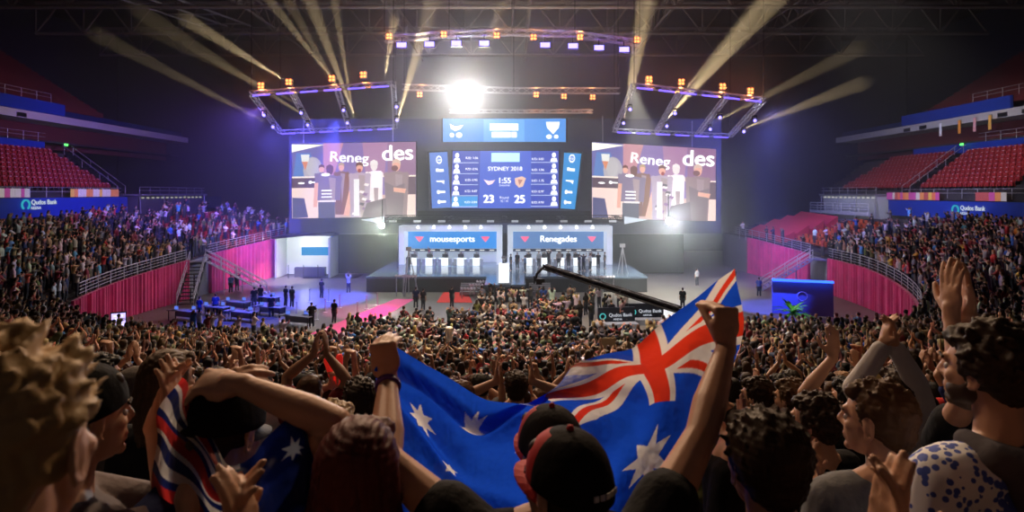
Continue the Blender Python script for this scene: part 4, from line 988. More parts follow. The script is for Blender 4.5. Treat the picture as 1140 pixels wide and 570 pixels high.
# red inflatable clappers and the person who holds them
o, p = hero('p', (372, 438), 5.0, hair='short', hcol='dark brown', shirt=(.03, .04, .08), eyes=False, vox=.01, arms=(A(369, 430, 4.9, (-1, 0, -.6), (0, 0, 1), (1, 0, 0), 1.3), A(377, 430, 4.9, (1, 0, -.6), (0, 0, 1), (-1, 0, 0), 1.3))); o['label'] = 'person holding two red inflatable clappers upright, west of the flag'
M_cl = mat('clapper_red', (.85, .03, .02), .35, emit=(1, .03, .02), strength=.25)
for (a, b_, Yc, lab) in (((374, 430), (363, 398), 4.92, 'red glowing inflatable clapper leaning west, of the crossed pair'), ((377, 430), (378, 394), 4.9, 'red glowing inflatable clapper standing upright, of the crossed pair'), ((412, 452), (403, 432), 3.9, 'short red inflatable clapper partly hidden beside the west raised fist')):
    q0, q1 = P(*a, Yc), P(*b_, Yc); d = q1 - q0; Lc = d.length
    tag(MB().lathe((0, 0, 0), [(.008, -.02), (.022, .0), (.028, .03), (.028, Lc - .03), (.02, Lc - .005), (.006, Lc)], 14, ax=d.normalized()).build('inflatable_clapper', M_cl, smooth=True, loc=q0), lab, 'clapper')
# desks with monitors
M_mon = mat('monitor_black', (.03, .03, .035), .4)
def desk_row(cx, w, lab):
    for k in range(5):
        x = cx - w * .5 + w * (.2 + .6 * k / 4) - (.5 if lab == 'mousesports' else 0)
        r = empty('player_desk', (x, 67.6, SD), 'white player desk, %s from the west in the %s booth' % (RN[k], 'west' if lab == 'mousesports' else 'east'), 'desk', 'desks in the team booths')
        MB().box((0, 0, .75), (1.5, .8, .06)).build('table_top', M_white, r)
        MB().box((0, -.36, .37), (1.5, .05, .72)).build('front_panel', mat('desk_panel', (.5, .52, .56), .5), r)
        MB().box((0, -.4, .45), (.75, .03, .85)).build('light_panel', glow('desk_glow', (.85, .92, 1), 1.6), r)
        for q in (-.7, .7): MB().box((q, .05, .36), (.06, .7, .72)).build('leg', M_gray, r)
        mo = empty('monitor', (x, 67.5, SD + .78), 'dark monitor on the %s player desk of the %s booth' % (RN[k], 'west' if lab == 'mousesports' else 'east'), 'monitor', 'monitors in the team booths')
        MB().box((0, 0, .32), (.6, .06, .38)).build('display', M_mon, mo); MB().box((0, .03, .1), (.06, .05, .2)).build('stand', M_mon, mo); MB().box((0, .03, .01), (.28, .2, .02)).build('base', M_mon, mo)
        ch = empty('gaming_chair', (x, 68.65, SD), 'black and white gaming chair behind the %s desk of the %s booth' % (RN[k], 'west' if lab == 'mousesports' else 'east'), 'chair', 'gaming chairs in the team booths')
        MB().box((0, 0, .48), (.52, .5, .1)).build('seat', M_mon, ch)
        MB().box((0, .25, .95), (.5, .1, .85)).build('backrest', mat('chair_white', (.6, .6, .62), .5), ch)
        mm = MB().tube((0, 0, .08), (0, 0, .45), .04); [mm.tube((0, 0, .08), (.32 * math.cos(t), .32 * math.sin(t), .04), .03) for t in (.3, 1.55, 2.8, 4.1, 5.3)]; mm.build('base', M_black, ch)
desk_row(c1, w1, 'mousesports'); desk_row(c2, w2, 'renegades')

# ------------------------------------------------------------------ screens
class Screen:
    """a lit video wall; shapes are drawn on its plane in picture coordinates (x right, y down) of a source crop"""
    def __init__(s, name, label, corners, Y, crop, bg, cat='screen', frame=.15):
        # corners: tl, tr, br, bl in photo pixels, all at depth given (list or number)
        Ys = Y if hasattr(Y, '__len__') else [Y] * 4
        s.c = [P(c[0], c[1], y) for c, y in zip(corners, Ys)]; s.crop = crop; s.layer = 0
        ctr = sum(s.c, Vector()) / 4; s.o = ctr
        s.n = (s.c[1] - s.c[0]).cross(s.c[3] - s.c[0]).normalized()
        if s.n.y > 0: s.n = -s.n
        s.root = empty(name, ctr, label, cat)
        b = MB(); off = -s.n * .02; bk = -s.n * .35; e = 1.0
        p = [c - ctr for c in s.c]
        q = [v * (1 + frame / v.length) for v in p]
        b.hexa([q[3] + off, q[2] + off, q[2] + bk, q[3] + bk, q[0] + off, q[1] + off, q[1] + bk, q[0] + bk]); b.build('housing', M_black, s.root)
        d = MB(); d.hexa([p[3], p[2], p[2] + off * .5, p[3] + off * .5, p[0], p[1], p[1] + off * .5, p[0] + off * .5]); d.build('display', bg, s.root)
    def pt(s, x, y, lay=None):
        u = (x - s.crop[0]) / (s.crop[2] - s.crop[0]); v = (y - s.crop[1]) / (s.crop[3] - s.crop[1])
        u = min(max(u, 0), 1); v = min(max(v, 0), 1)
        a = s.c[0].lerp(s.c[1], u); b = s.c[3].lerp(s.c[2], u); return a.lerp(b, v) - s.o + s.n * (.012 * (s.layer if lay is None else lay))
    def poly(s, pts, m, name='picture', lay=None):
        if lay is None: s.layer += 1; lay = s.layer
        q = [s.pt(x, y, lay) for x, y in pts]; n = (q[1] - q[0]).cross(q[2] - q[0])
        mb = s.mbs.setdefault(name, MB()); mb.add(q, [tuple(range(len(q)))] if True else [], m)
    mbs = None
    def begin(s): s.mbs = {}
    def ell(s, x, y, rx, ry, m, name='picture', n=16, a=0):
        ca, sa = math.cos(a), math.sin(a)
        s.poly([(x + rx * math.cos(t) * ca - ry * math.sin(t) * sa, y + rx * math.cos(t) * sa + ry * math.sin(t) * ca) for t in [2 * PI * k / n for k in range(n)]], m, name)
    def rect(s, x0, y0, x1, y1, m, name='picture'): s.poly([(x0, y0), (x1, y0), (x1, y1), (x0, y1)], m, name)
    def end(s):
        for nm, mb in s.mbs.items(): mb.build(nm, None, s.root)
        s.mbs = {}
    def text(s, t, x, y, h, m, name='lettering', rot=0, bold=0, sx=1.):
        """h = capital height in crop px"""
        k = (s.c[3] - s.c[0]).length / (s.crop[3] - s.crop[1]); s.layer += 1
        xa = (s.c[1] - s.c[0]).normalized(); za = s.n; ya = za.cross(xa)
        M = Matrix((xa, ya, za)).transposed() @ Matrix.Rotation(-rot, 3, 'Z')
        o = text_part(name, t, h * k / .72, m, s.root, s.pt(x, y), M.to_euler(), extrude=.004, bold=bold, sx=sx)
        return o

def g(c, st=1.0):
    return glow('px_%d_%d_%d_%d' % (c[0] * 100, c[1] * 100, c[2] * 100, st * 10), c, st)
W = g((1, 1, 1), 1.4)
def live_feed(lab, corners, mirror=False):
    s = Screen('video_screen', lab, corners, 68, (32, 50, 820, 520), g((.34, .22, .58), .85)); s.begin()
    s.rect(32, 50, 230, 520, g((.25, .22, .6), .8)); s.poly([(230, 50), (360, 50), (300, 250), (230, 260)], g((.75, .35, .42), .9)); s.poly([(480, 50), (640, 50), (620, 260), (500, 260)], g((.55, .28, .5), .9)); s.rect(640, 50, 820, 265, g((.45, .22, .42), .8))
    s.poly([(60, 110), (150, 110), (200, 260), (40, 260)], g((.15, .3, .7), .9))
    s.poly([(32, 55), (240, 60), (32, 105)], g((1, .97, .85), 1.3))
    s.ell(165, 220, 62, 85, g((.55, .5, .55), 1.0)); s.ell(160, 200, 40, 60, g((.62, .58, .6), 1.0))
    s.poly([(90, 120), (145, 120), (140, 160), (118, 195), (95, 160)], g((.9, .9, .85), 1.1)); s.poly([(95, 165), (135, 165), (118, 220)], g((.85, .3, .15), 1.0))
    s.rect(32, 258, 820, 268, g((1, .85, .75), 1.2)); s.rect(32, 268, 230, 330, g((.16, .1, .14), .9)); s.rect(740, 268, 820, 380, g((.2, .12, .16), .9))
    s.ell(92, 300, 22, 6, W); s.ell(150, 295, 12, 10, W); s.rect(160, 292, 195, 300, W)
    s.rect(32, 330, 230, 520, g((1, .75, .68), 1.1)); s.rect(740, 380, 820, 520, g((1, .75, .68), 1.1)); s.rect(230, 380, 740, 520, g((.8, .55, .52), .9))
    s.poly([(35, 390), (112, 395), (135, 515), (35, 520)], g((.13, .13, .3), .9)); s.end()
    s.text('Reneg', 398, 145, 64, W, rot=.06, bold=.022, sx=1.12); s.text('des', 706, 122, 98, W, rot=-.03, bold=.03, sx=1.08)
    s.begin()
    skin = g((.95, .5, .38), 1.0); jer = g((.24, .18, .30), 1.1); dk = g((.14, .11, .16), .9); wh = g((.95, .85, .85), 1.1); hair = g((.2, .07, .06), .9)
    def fig(x, hy, hr_, sh, hem, jc, hc, hairc, arms=()):
        hr = hr_ * .82; hy += 8
        fig_(x, hy, hr, sh, hem, jc, hc, hairc, arms)
    def fig_(x, hy, hr, sh, hem, jc, hc, hairc, arms=()):
        for pts in arms: s.poly(pts, skin, 'player_picture')
        s.poly([(x - sh, hy + hr * 1.6), (x - hr * .4, hy + hr * 1.15), (x + hr * .4, hy + hr * 1.15), (x + sh, hy + hr * 1.6), (x + sh * .85, hem), (x - sh * .85, hem)], jc, 'player_picture')
        [s.ell(x + e * sh * .8, hy + hr * 1.9, sh * .24, hr * .62, jc, 'player_picture') for e in (-1, 1)]; s.poly([(x - sh * .1, hy + hr * 1.7), (x + sh * .5, hy + hr * 1.9), (x + sh * .4, hem), (x + sh * .1, hem)], g((.52, .38, .42), .9), 'player_picture')
        s.ell(x, hy, hr * .82, hr * 1.15, hc, 'player_picture'); s.poly([(x - hr * .9, hy - hr * .1), (x - hr * .8, hy - hr), (x, hy - hr * 1.4), (x + hr * .8, hy - hr), (x + hr * .9, hy - hr * .1), (x + hr * .4, hy - hr * .55), (x - hr * .4, hy - hr * .55)], hairc, 'player_picture')
    fig(350, 195, 27, 48, 500, g((.3, .14, .12), .9), skin, g((.6, .4, .2), 1), [[(340, 250), (395, 250), (400, 330), (360, 340)]])
    s.poly([(375, 240), (405, 260), (385, 500), (345, 500)], g((.35, .15, .1), .9), 'player_picture')
    fig(700, 190, 38, 78, 520, g((.38, .26, .28), 1), skin, g((.85, .6, .5), 1), [[(620, 330), (760, 300), (775, 370), (700, 375)], [(740, 360), (775, 360), (755, 515), (735, 500)]])
    s.ell(690, 215, 22, 18, g((.25, .1, .1), .9), 'player_picture')
    fig(560, 190, 34, 56, 520, wh, g((.9, .8, .8), 1.1), wh, [[(520, 410), (600, 350), (610, 390), (560, 430)]])
    s.rect(545, 230, 605, 335, g((.95, .9, 1), 1.2), 'player_picture')
    fig(470, 200, 32, 68, 520, g((.55, .42, .55), 1), skin, hair, [[(410, 320), (435, 320), (400, 510), (365, 505)]])
    for k in range(14):
        a = 430 + R.random() * 90; b = 290 + k * 15; s.poly([(a, b), (a + 28, b + 6), (a + 18, b + 22), (a - 8, b + 14)], (dk, wh, g((.3, .15, .35), 1))[k % 3], 'player_picture')
    s.rect(436, 280, 470, 510, g((.95, .92, .95), 1.1), 'player_picture'); s.ell(472, 228, 11, 12, g((.45, .05, .05), 1), 'player_picture')
    fig(235, 205, 25, 45, 410, jer, skin, hair); fig(288, 215, 32, 75, 410, jer, hair, hair, [[(190, 300), (215, 300), (205, 450), (182, 450)]])
    s.ell(262, 250, 28, 10, W, 'player_picture')
    for y in (345, 365, 385): s.rect(235, y, 300, y + 8, W, 'player_picture')
    s.rect(225, 408, 325, 420, wh, 'player_picture'); s.rect(215, 420, 320, 520, g((.16, .16, .22), .9), 'player_picture')
    s.poly([(520, 430), (640, 400), (690, 520), (490, 520)], g((.22, .16, .2), .9), 'player_picture'); s.poly([(632, 300), (700, 330), (760, 310), (745, 520), (650, 520)], g((.30, .22, .25), .9), 'player_picture'); s.poly([(690, 335), (770, 345), (760, 372), (690, 362)], skin, 'player_picture')
    s.end()
    for c in ((70, -12), (640, -12)):
        a = s.c[0].lerp(s.c[1], (c[0]) / 788) - s.o
        MB().tube(a + Vector((0, .2, 0)), a + Vector((0, .2, 3)), .05).build('cable', M_alu, s.root)
    return s
live_feed('large screen west of the scoreboard showing cheering players and part of a team name', [(325, 160), (463, 158), (463, 241), (326, 243)])
live_feed('large screen east of the scoreboard showing cheering players, partly washed out by a white flare', [(659, 158), (797, 166), (796, 246), (659, 243)])

# scoreboard
s = Screen('scoreboard_banner', 'wide bright blue banner screen above the scoreboard, with white trophy and team marks', [(493, 132), (630, 132), (630, 158), (493, 158)], 66.5, (100, 55, 703, 172), g((.07, .32, .85), 1.1)); s.begin()
s.rect(300, 60, 500, 170, g((.12, .42, .9), 1.15), 'gradient_block'); s.rect(330, 80, 470, 115, W, 'mark'); s.rect(340, 122, 462, 150, W, 'mark'); s.rect(432, 122, 437, 150, g((.2, .4, .9), 1.1), 'mark')
s.poly([(135, 82), (160, 95), (200, 88), (185, 108), (160, 118), (140, 105)], W, 'mark'); s.ell(145, 138, 11, 11, W, 'mark'); s.ell(180, 138, 15, 13, W, 'mark')
s.poly([(606, 72), (672, 72), (668, 100), (640, 134), (610, 100)], W, 'mark'); s.ell(620, 146, 14, 11, W, 'mark'); s.ell(655, 146, 11, 10, W, 'mark'); s.end()
BG = g((.06, .10, .62), .9)
s = Screen('scoreboard', 'central deep blue scoreboard screen showing the score 23 to 25 and player rows', [(504, 168), (622, 168), (622, 232), (502, 232)], 66.3, (145, 212, 672, 490), BG)
s.begin()
s.rect(282, 212, 536, 490, g((.08, .16, .78), .95), 'panel'); s.rect(148, 432, 275, 485, g((.06, .4, .9), 1), 'panel')
s.rect(338, 222, 478, 265, g((.55, .9, .95), 1.3), 'panel')
for k in range(5):
    for q, x in ((0, 168), (1, 648)):
        y = 246 + k * 53 - (2 if q else 0)
        s.ell(x, y - 12, 10, 12, W, 'player_icon'); s.poly([(x - 18, y + 20), (x - 12, y + 2), (x + 12, y + 2), (x + 18, y + 20)], W, 'player_icon')
        s.rect(150 if not q else 535, y + 22, 275 if not q else 665, y + 25, g((.7, .8, 1), 1.1), 'player_icon')
s.poly([(302, 350), (330, 358), (360, 352), (345, 372), (325, 378)], g((1, .75, .8), 1.2), 'emblem'); s.poly([(455, 345), (490, 335), (510, 345), (495, 385), (475, 390), (458, 370)], g((.95, .6, .45), 1.1), 'emblem'); s.poly([(470, 350), (495, 352), (478, 378)], g((.6, .25, .2), 1.), 'emblem')
s.end()
s.text('SYDNEY 2018', 407, 300, 20, W, bold=.03); s.text('1:55', 405, 357, 27, W, bold=.04); s.text('23', 330, 446, 38, W, bold=.06); s.text('25', 481, 447, 38, W, bold=.06)
s.text('Round', 405, 438, 12, W); s.text('10 / 15', 405, 455, 10, W); s.text('OVERTIME', 405, 380, 8, W)
stats = ['K/D: 1.06', 'K/D: 0.96', 'K/D: 0.93', 'K/D: 0.87', 'K/D: 0.84', 'K/D: 0.81', 'K/D: 1.06', 'K/D: 1.75', 'K/D: 0.97', 'K/D: 0.93']
for k in range(5):
    s.text(stats[k], 243, 248 + k * 53, 11, W, bold=.02); s.text(stats[5 + k], 568, 253 + k * 52, 11, W, bold=.02)
for q, (cs, crop) in enumerate((([(478, 170), (498, 169), (502, 231), (481, 232)], (30, 218, 140, 490)), ([(628, 170), (647, 171), (640, 233), (624, 232)], (678, 230, 775, 490)))):
    ds = [64.6, 66.2, 66.2, 64.6] if q == 0 else [66.2, 64.6, 64.6, 66.2]
    s = Screen('sponsor_screen', 'narrow blue side screen with white sponsor marks, %s edge of the scoreboard' % ('west' if q == 0 else 'east'), cs, ds, crop, g((.12, .25, .75), 1.0) if q == 0 else g((.04, .33, .8), 1.0)); s.begin()
    cx = (crop[0] + crop[2]) / 2
    s.ell(cx, 255, 18, 20, W, 'mark'); s.ell(cx, 255, 14, 13, g((.2, .35, .85), 1.0), 'mark')
    for k, y in enumerate((305, 362, 412, 460)):
        if k == 0: s.rect(cx - 22, y - 8, cx - 8, y + 8, W, 'mark'); s.rect(cx - 6, y - 4, cx + 24, y + 9, W, 'mark')
        elif k == 1: s.poly([(cx - 24, y - 6), (cx + 24, y - 6), (cx + 20, y + 12), (cx + 6, y + 2), (cx - 24, y)], W, 'mark')
        else: s.ell(cx - 16, y, 9, 10, W, 'mark'); s.rect(cx - 8, y - 5, cx + 24, y + 5, W, 'mark')
    s.end(); s.text('intel', cx, 255, 12, W)
# black fascia behind screens
struct(MB().box((-.8, 72.2, 11.5), (51, .25, 13.5), mat('stage_backdrop', (.09, .10, .14), .9)).build('wall_stage'))

for q in (-1, 1): struct(MB().box((-.8 + q * 16.2, 72.0, 2.35), (9.6 if q > 0 else 7, .2, 4.6), mat('void_black', (.012, .016, .02), .95)).build('wall_dark_sheet'))  # added dark sheets, standing in for the deep shade beside the booths
# ------------------------------------------------------------------ lighting rigs
G_or = glow('blinder_orange', (1, .17, .05), 5); G_bl = glow('lens_blue', (.22, .18, 1), 4.5); G_strip = glow('strip_violet', (.12, .08, 1), 3.2); G_wh = glow('lens_white', (.8, .85, 1), 8)
M_fix = M_black
def light(kind, name, loc, energy, col, target=None, size=.1, angle=30, blend=.3):
    l = bpy.data.lights.new(name, kind); l.energy = energy; l.color = col
    if kind == 'SPOT': l.spot_size = math.radians(angle); l.spot_blend = blend; l.shadow_soft_size = size
    elif kind == 'POINT': l.shadow_soft_size = size
    elif kind == 'AREA': l.size = size
    o = bpy.data.objects.new(name, l); C.objects.link(o); o.location = loc
    if target is not None: o.rotation_euler = (Vector(target) - Vector(loc)).to_track_quat('-Z', 'Y').to_euler()
    return o
def blinder(px, py, Y, lab, grp):
    p = P(px, py, Y); r = empty('blinder_light', p, lab, 'stage light', grp)
    MB().box((0, .25, 0), (.55, .35, .55)).build('housing', M_fix, r)
    m = MB(); [m.lathe((qx, .06, qz), [(.05, .02), (.11, .0), (.12, -.03)], 10, ax=Vector((0, -1, 0))) for qx in (-.14, .14) for qz in (-.14, .14)]
    m.build('lens', G_or, r); MB().tube((0, .25, .25), (0, .25, -.1), .04).build('clamp', M_alu, r)
    light('POINT', 'blinder_glow', p + Vector((0, -.35, 0)), 130, (1, .30, .08), size=.12)
    return r
def moving_head(p, lab, grp, mat_l=None, up=False):
    r = empty('moving_head_light', p, lab, 'stage light', grp); s = 1 if up else -1
    MB().box((0, 0, 0), (.34, .34, .12)).build('base', M_fix, r)
    m = MB(); [m.box((q, 0, s * .22), (.05, .12, .4)) for q in (-.2, .2)]; m.build('yoke', M_fix, r)
    m = MB(); m.lathe((0, .05, s * .36), [(.08, -.16), (.15, -.1), (.16, .12), (.13, .16)], 12, ax=Vector((0, -.8, s * .5))); h = m.build('head', M_fix, r)
    MB().sphere((0, -.1, s * .42), .15, n=10).build('lens', mat_l or G_bl, r)
    return r
def strip(a, b, parent, m=G_strip, r=.07):
    MB().tube(a, b, r, n=6).build('led_strip', m, parent)
# side rigs
def rig(quad, Yn, Yf, rungs, oranges, side):
    NL, NR, FR, FL = P(*quad[0], Yn), P(*quad[1], Yn), P(*quad[2], Yf), P(*quad[3], Yf)
    nm = 'west' if side < 0 else 'east'
    r = empty('lighting_rig', (NL + FR) / 2, 'tilted rectangular truss frame edged with violet LED strips, above the %s video screen' % nm, 'lighting rig'); o = r.location.copy()
    q = lambda p: Vector(p) - o
    for a, b in ((NL, NR), (FL, FR), (NL, FL), (NR, FR)): MB().truss(q(a), q(b), .38, .035, .7).build('truss_beam', M_alu, r)
    for t in rungs: MB().truss(q(NL.lerp(NR, t)), q(FL.lerp(FR, t)), .38, .035, .7).build('truss_beam', M_alu, r)
    for a, b in ((NL, NR), (FL, FR)):
        n = 6
        for k in range(n):
            d = Vector((0, -.3, -.25)); strip(q(a.lerp(b, (k + .12) / n)) + d, q(a.lerp(b, (k + .82) / n)) + d, r)
    for c in (NL, NR, FL, FR): MB().tube(q(c), q(c) + Vector((0, 0, 29.7 - c.z)), .03).build('hoist_chain', M_black, r)
    for k, (px, py) in enumerate(oranges): blinder(px, py, Yn, 'orange glowing blinder on top of the %s truss frame, %s from the west' % (nm, RN[k]), 'orange blinders on the %s frame' % nm)
    n = 0
    for j, t in enumerate([0] + rungs + [1]):
        for u in (.3, .62):
            p = NL.lerp(NR, t).lerp(FL.lerp(FR, t), u) + Vector((.25, 0, -.35))
            moving_head(p, 'small moving head lamp with blue lens, %s bar from the west of the %s frame' % (RN[j], nm), 'blue moving heads on the %s frame, bar %d' % (nm, j + 1))
    return NL, NR, FR, FL
rig([(280, 104), (438, 93), (440, 141), (312, 147)], 52, 66, [.28, .6], [(290, 95), (321, 91), (369, 87), (404, 83)], -1)
rig([(706, 95), (850, 111), (813, 151), (684, 145)], 52, 66, [.36, .72], [(723, 88), (759, 91), (805, 96), (836, 101)], 1)
# central front truss, slightly bowed
r = empty('lighting_truss', P(570, 46, 55), 'long bowed front lighting truss with orange and blue lamps, high over the stage', 'lighting rig'); o = r.location.copy()
ct = [P(x, y, 55) - o for x, y in ((428, 44), (500, 38), (570, 36), (640, 38), (712, 48))]
for a, b in zip(ct[:-1], ct[1:]): MB().truss(a, b, .5, .04, .8).build('truss_beam', M_alu, r)
for c in ct: MB().tube(c, c + Vector((0, 0, 29.4 - c.z - o.z)), .03).build('hoist_chain', M_black, r)
for k, (x, y) in enumerate(((433, 40), (494, 38), (553, 39), (594, 41), (646, 41), (709, 44))): blinder(x, y, 54.4, 'orange glowing blinder on the high bowed truss, %s from the west' % RN[k], 'orange blinders on the high bowed truss')
for k, (x, y) in enumerate(((447, 50), (478, 49), (508, 48), (539, 48), (607, 50), (638, 51), (667, 53), (695, 55))):
    p = P(x, y, 54.3); rr = empty('wash_light', p, 'square violet-blue wash lamp hanging below the high bowed truss, %s from the west' % RN[k], 'stage light', 'blue wash lamps on the high bowed truss')
    MB().box((0, .2, 0), (1.0, .35, .6)).build('housing', M_fix, rr); MB().box((0, 0, 0), (.85, .06, .42)).build('lens', G_bl, rr); MB().tube((0, .2, .2), (0, .2, .75), .04).build('clamp', M_fix, rr)
    light('POINT', 'wash_glow', p + Vector((0, -.3, -.1)), 90, (.2, .1, 1), size=.2)
# second truss
r = empty('lighting_truss', P(572, 101, 62), 'straight white truss behind the bright flare, above the blue banner screen', 'lighting rig'); o = r.location.copy()
for (x0, y0, x1, y1) in ((448, 97, 572, 101), (572, 101, 690, 101), (500, 124, 660, 124)): MB().truss(P(x0, y0, 62) - o, P(x1, y1, 62) - o, .55 if y0 < 120 else .3, .045, .8).build('truss_beam', M_alu, r)
for x in (450, 572, 688): MB().tube(P(x, 100, 62) - o, P(x, 100, 62) - o + Vector((0, 0, 9.5)), .03).build('hoist_chain', M_black, r)
for k, (x, y) in enumerate(((467, 105), (597, 105), (628, 107), (660, 108))): blinder(x, y, 61.3, 'orange blinder beside the white flare on the straight truss, %s from the west' % RN[k], 'orange blinders on the straight truss')
# big white follow flares
def flare(px, py, Y, lab, e, tgt, col=(1, .98, .93), r=.4, up=.9, ang=120, gl=900):
    p = P(px, py, Y); rr = empty('flood_light', p, lab, 'stage light')
    MB().lathe((0, 0, 0), [(.15, -.6), (r, -.35), (r + .05, .05), (r, .06)], 20, ax=Vector((0, -1, 0))).build('housing', M_fix, rr)
    MB().lathe((0, -.06, 0), [(r * .92, 0), (r * .9, .03), (r * .5, .08)], 20, ax=Vector((0, -1, 0))).build('lens', glow('flare_white', (1, .98, .95), 60), rr)
    MB().tube((0, .3, 0), (0, .3, up), .05).build('clamp', M_fix, rr)
    light('SPOT', 'flood_beam', p + Vector((0, -.5, 0)), e, col, target=tgt, size=.25, angle=ang, blend=.6); light('POINT', 'flood_glow', p + Vector((0, -.6, 0)), gl, col, size=.3)
    return rr
flare(518, 107, 61, 'blinding white flood light hanging above the blue banner screen', 6500, (0, 12, 4), r=.55, up=.5, ang=150, gl=3600)
flare(425, 251, 60, 'bright greenish white flood light beneath the west video screen', 900, (-4, 10, 4), (.85, 1, .82), r=.3, up=2.6, ang=120, gl=1300)
flare(745, 246, 60, 'bright bluish white flood light beneath the east video screen', 1500, (6, 10, 4), (.88, .96, 1), r=.35, up=2.6, ang=120, gl=2600)
# beams: real spot lights in haze
def beam(px, py, Y, px2, py2, Y2, e=600, ang=4.5, col=(1, .74, .4)):
    a, b = P(px, py, Y) + Vector((.3, -.7, .45)), P(px2, py2, Y2); e *= 1 + .9 * (Y > 62); light('SPOT', 'moving_head_beam', a, e * 230, col, target=b, size=.05, angle=ang, blend=.2)
YB = (1, .75, .4)
BEAMS = [(395, 139, 65, 345, 0, 56, 900, 6), (392, 134, 64, 372, 0, 56, 900, 4), (386, 125, 60, 320, 0, 52, 700, 5), (376, 104, 56, 300, 0, 48, 900, 5),
         (322, 100, 55, 205, 20, 46, 800, 7), (350, 142, 64, 270, 85, 55, 350, 4), (338, 125, 62, 240, 70, 52, 300, 4), (305, 146, 65, 250, 112, 58, 250, 4),
         (441, 139, 65, 470, 40, 55, 700, 6), (425, 102, 55, 436, 40, 48, 500, 5), (525, 88, 60, 545, 40, 52, 300, 4),
         (690, 142, 65, 712, 30, 55, 900, 6), (697, 120, 60, 725, 0, 50, 700, 6), (733, 143, 65, 860, 0, 50, 1100, 7), (752, 112, 58, 830, 20, 48, 600, 5),
         (778, 147, 65, 850, 108, 56, 300, 4), (818, 150, 65, 862, 130, 58, 250, 4)]
for b in BEAMS: beam(*b)
# white down lights seen as small cones over the scoreboard and in the booths
for x, y in ((582, 98), (617, 116), (645, 118), (560, 112)): light('SPOT', 'truss_spot', P(x, y, 62), 350, (.85, .93, 1), target=P(x - 2, y + 50, 60), size=.05, angle=16)
for c, w, col in ((c1, w1, (.45, .8, 1)), (c2, w2, (1, .95, .85))):
    for k in range(5):
        x = c - w * .5 + w * (.2 + .6 * k / 4); light('SPOT', 'booth_downlight', (x, 67.5, 5.5), 900, col, target=(x, 67.3, 1.5), size=.05, angle=50, blend=.5)
        tag(MB().lathe((0, 0, 0), [(.1, .3), (.16, .1), (.18, 0), (.14, -.03)], 12).build('downlight', mat('downlight_mat', (.8, .8, .8), .4, emit=(1, 1, 1), strength=3), loc=(x, 67.5, 5.62)), 'small downlight, %s from the west over the %s booth desks' % (RN[k], 'west' if c == c1 else 'east'), 'lamp', 'downlights over the booths')
# blue colouring behind and beside the screens
light('SPOT', 'blue_wash', (-24, 60, 15.5), 22000, (.12, .1, 1), target=(-22, 71, 9), size=.5, angle=120)
light('SPOT', 'blue_wash', (26, 60, 15.5), 9000, (.14, .16, 1), target=(24, 71, 9), size=.5, angle=120)
light('SPOT', 'blue_side_lamp', (-23, 55, 17), 26000, (.2, .12, 1), target=(-34, 66, 9), size=.4, angle=100, blend=.8)
light('SPOT', 'blue_side_lamp', (23, 55, 17), 14000, (.3, .3, 1), target=(34, 66, 9), size=.4, angle=100, blend=.8)
light('SPOT', 'violet_side_lamp', (-23, 57, 17.5), 4500, (.75, .2, .5), target=(-40, 66, 16), size=.4, angle=70, blend=.8)
light('SPOT', 'red_drape_wash', (-14, 60, 12), 6500, (1, .55, .62), target=(-27.5, 65, 2), size=.3, angle=38)
light('SPOT', 'red_drape_wash', (-16, 44, 15), 800, (1, .35, .65), target=(-29, 48, 2), size=.3, angle=50)
light('SPOT', 'magenta_drape_wash', (12, 34, 15), 900, (1, .06, .6), target=(28, 45, 1.5), size=.3, angle=45)
light('SPOT', 'red_drape_wash', (14, 56, 14), 1800, (1, .35, .6), target=(28, 66, 2), size=.3, angle=45)
light('SPOT', 'floor_blue', (-15, 52, 16), 120000, (.05, .07, 1), target=(-18, 55, 0), size=.3, angle=40, blend=.5)
light('SPOT', 'floor_blue', (-16, 42, 14), 26000, (.08, .1, 1), target=(-20.5, 46.5, 0), size=.3, angle=34, blend=.5)
light('SPOT', 'floor_blue', (18, 44, 15), 60000, (.06, .1, 1), target=(22, 50.5, 0), size=.3, angle=26, blend=.4)
light('SPOT', 'floor_pink', (-9, 44, 16), 26000, (1, .15, .5), target=(-12, 49, 0), size=.3, angle=22, blend=.4)
light('SPOT', 'floor_white', (-18, 62, 14), 16000, (1, .93, .8), target=(-24.5, 66, 0), size=.3, angle=26, blend=.4)
light('SPOT', 'floor_white', (10, 50, 18), 40000, (1, .95, .82), target=(15, 60, 0), size=.3, angle=46, blend=.5)
light('SPOT', 'stage_front_wash', (-1, 44, 18), 9000, (.7, .85, 1), target=(-1, 65, 1.5), size=.4, angle=26, blend=.5)
# added fill spots, no fixture, brightening the stands and the crowd
def fill_spot(loc, tgt, e, col, ang=70, size=1.0): light('SPOT', 'unseen_fill', loc, e, col, target=tgt, size=size, angle=ang, blend=.7)
fill_spot((-12, 40, 26), (-36, 54, 5), 3600, (1, .82, .8), 55)
fill_spot((12, 40, 26), (36, 54, 5), 1700, (.95, .75, .95), 60)
fill_spot((-14, 40, 28), (-47, 60, 11), 5000, (1, .85, .8), 30)
fill_spot((20, 40, 28), (48, 68, 11), 22000, (1, .9, .85), 36)
fill_spot((22, 60, 24), (44, 78, 8), 6000, (1, .98, .9), 22)
fill_spot((0, 37, 26), (0, 34, 1), 42000, (1, .82, .68), 84)
fill_spot((-5, 34, 27), (-2, 12, 4), 23000, (1, .70, .45), 85)
fill_spot((7, 20, 24), (2, 3, 8), 6500, (1, .68, .42), 60)
fill_spot((-7, 10, 19), (0, 1.6, 8.6), 2100, (1, .66, .42), 60, .6)
# ceiling glow
light('AREA', 'roof_bounce', (2, 64, 22), 1100, (1, .75, .6), target=(2, 66, 33), size=18)

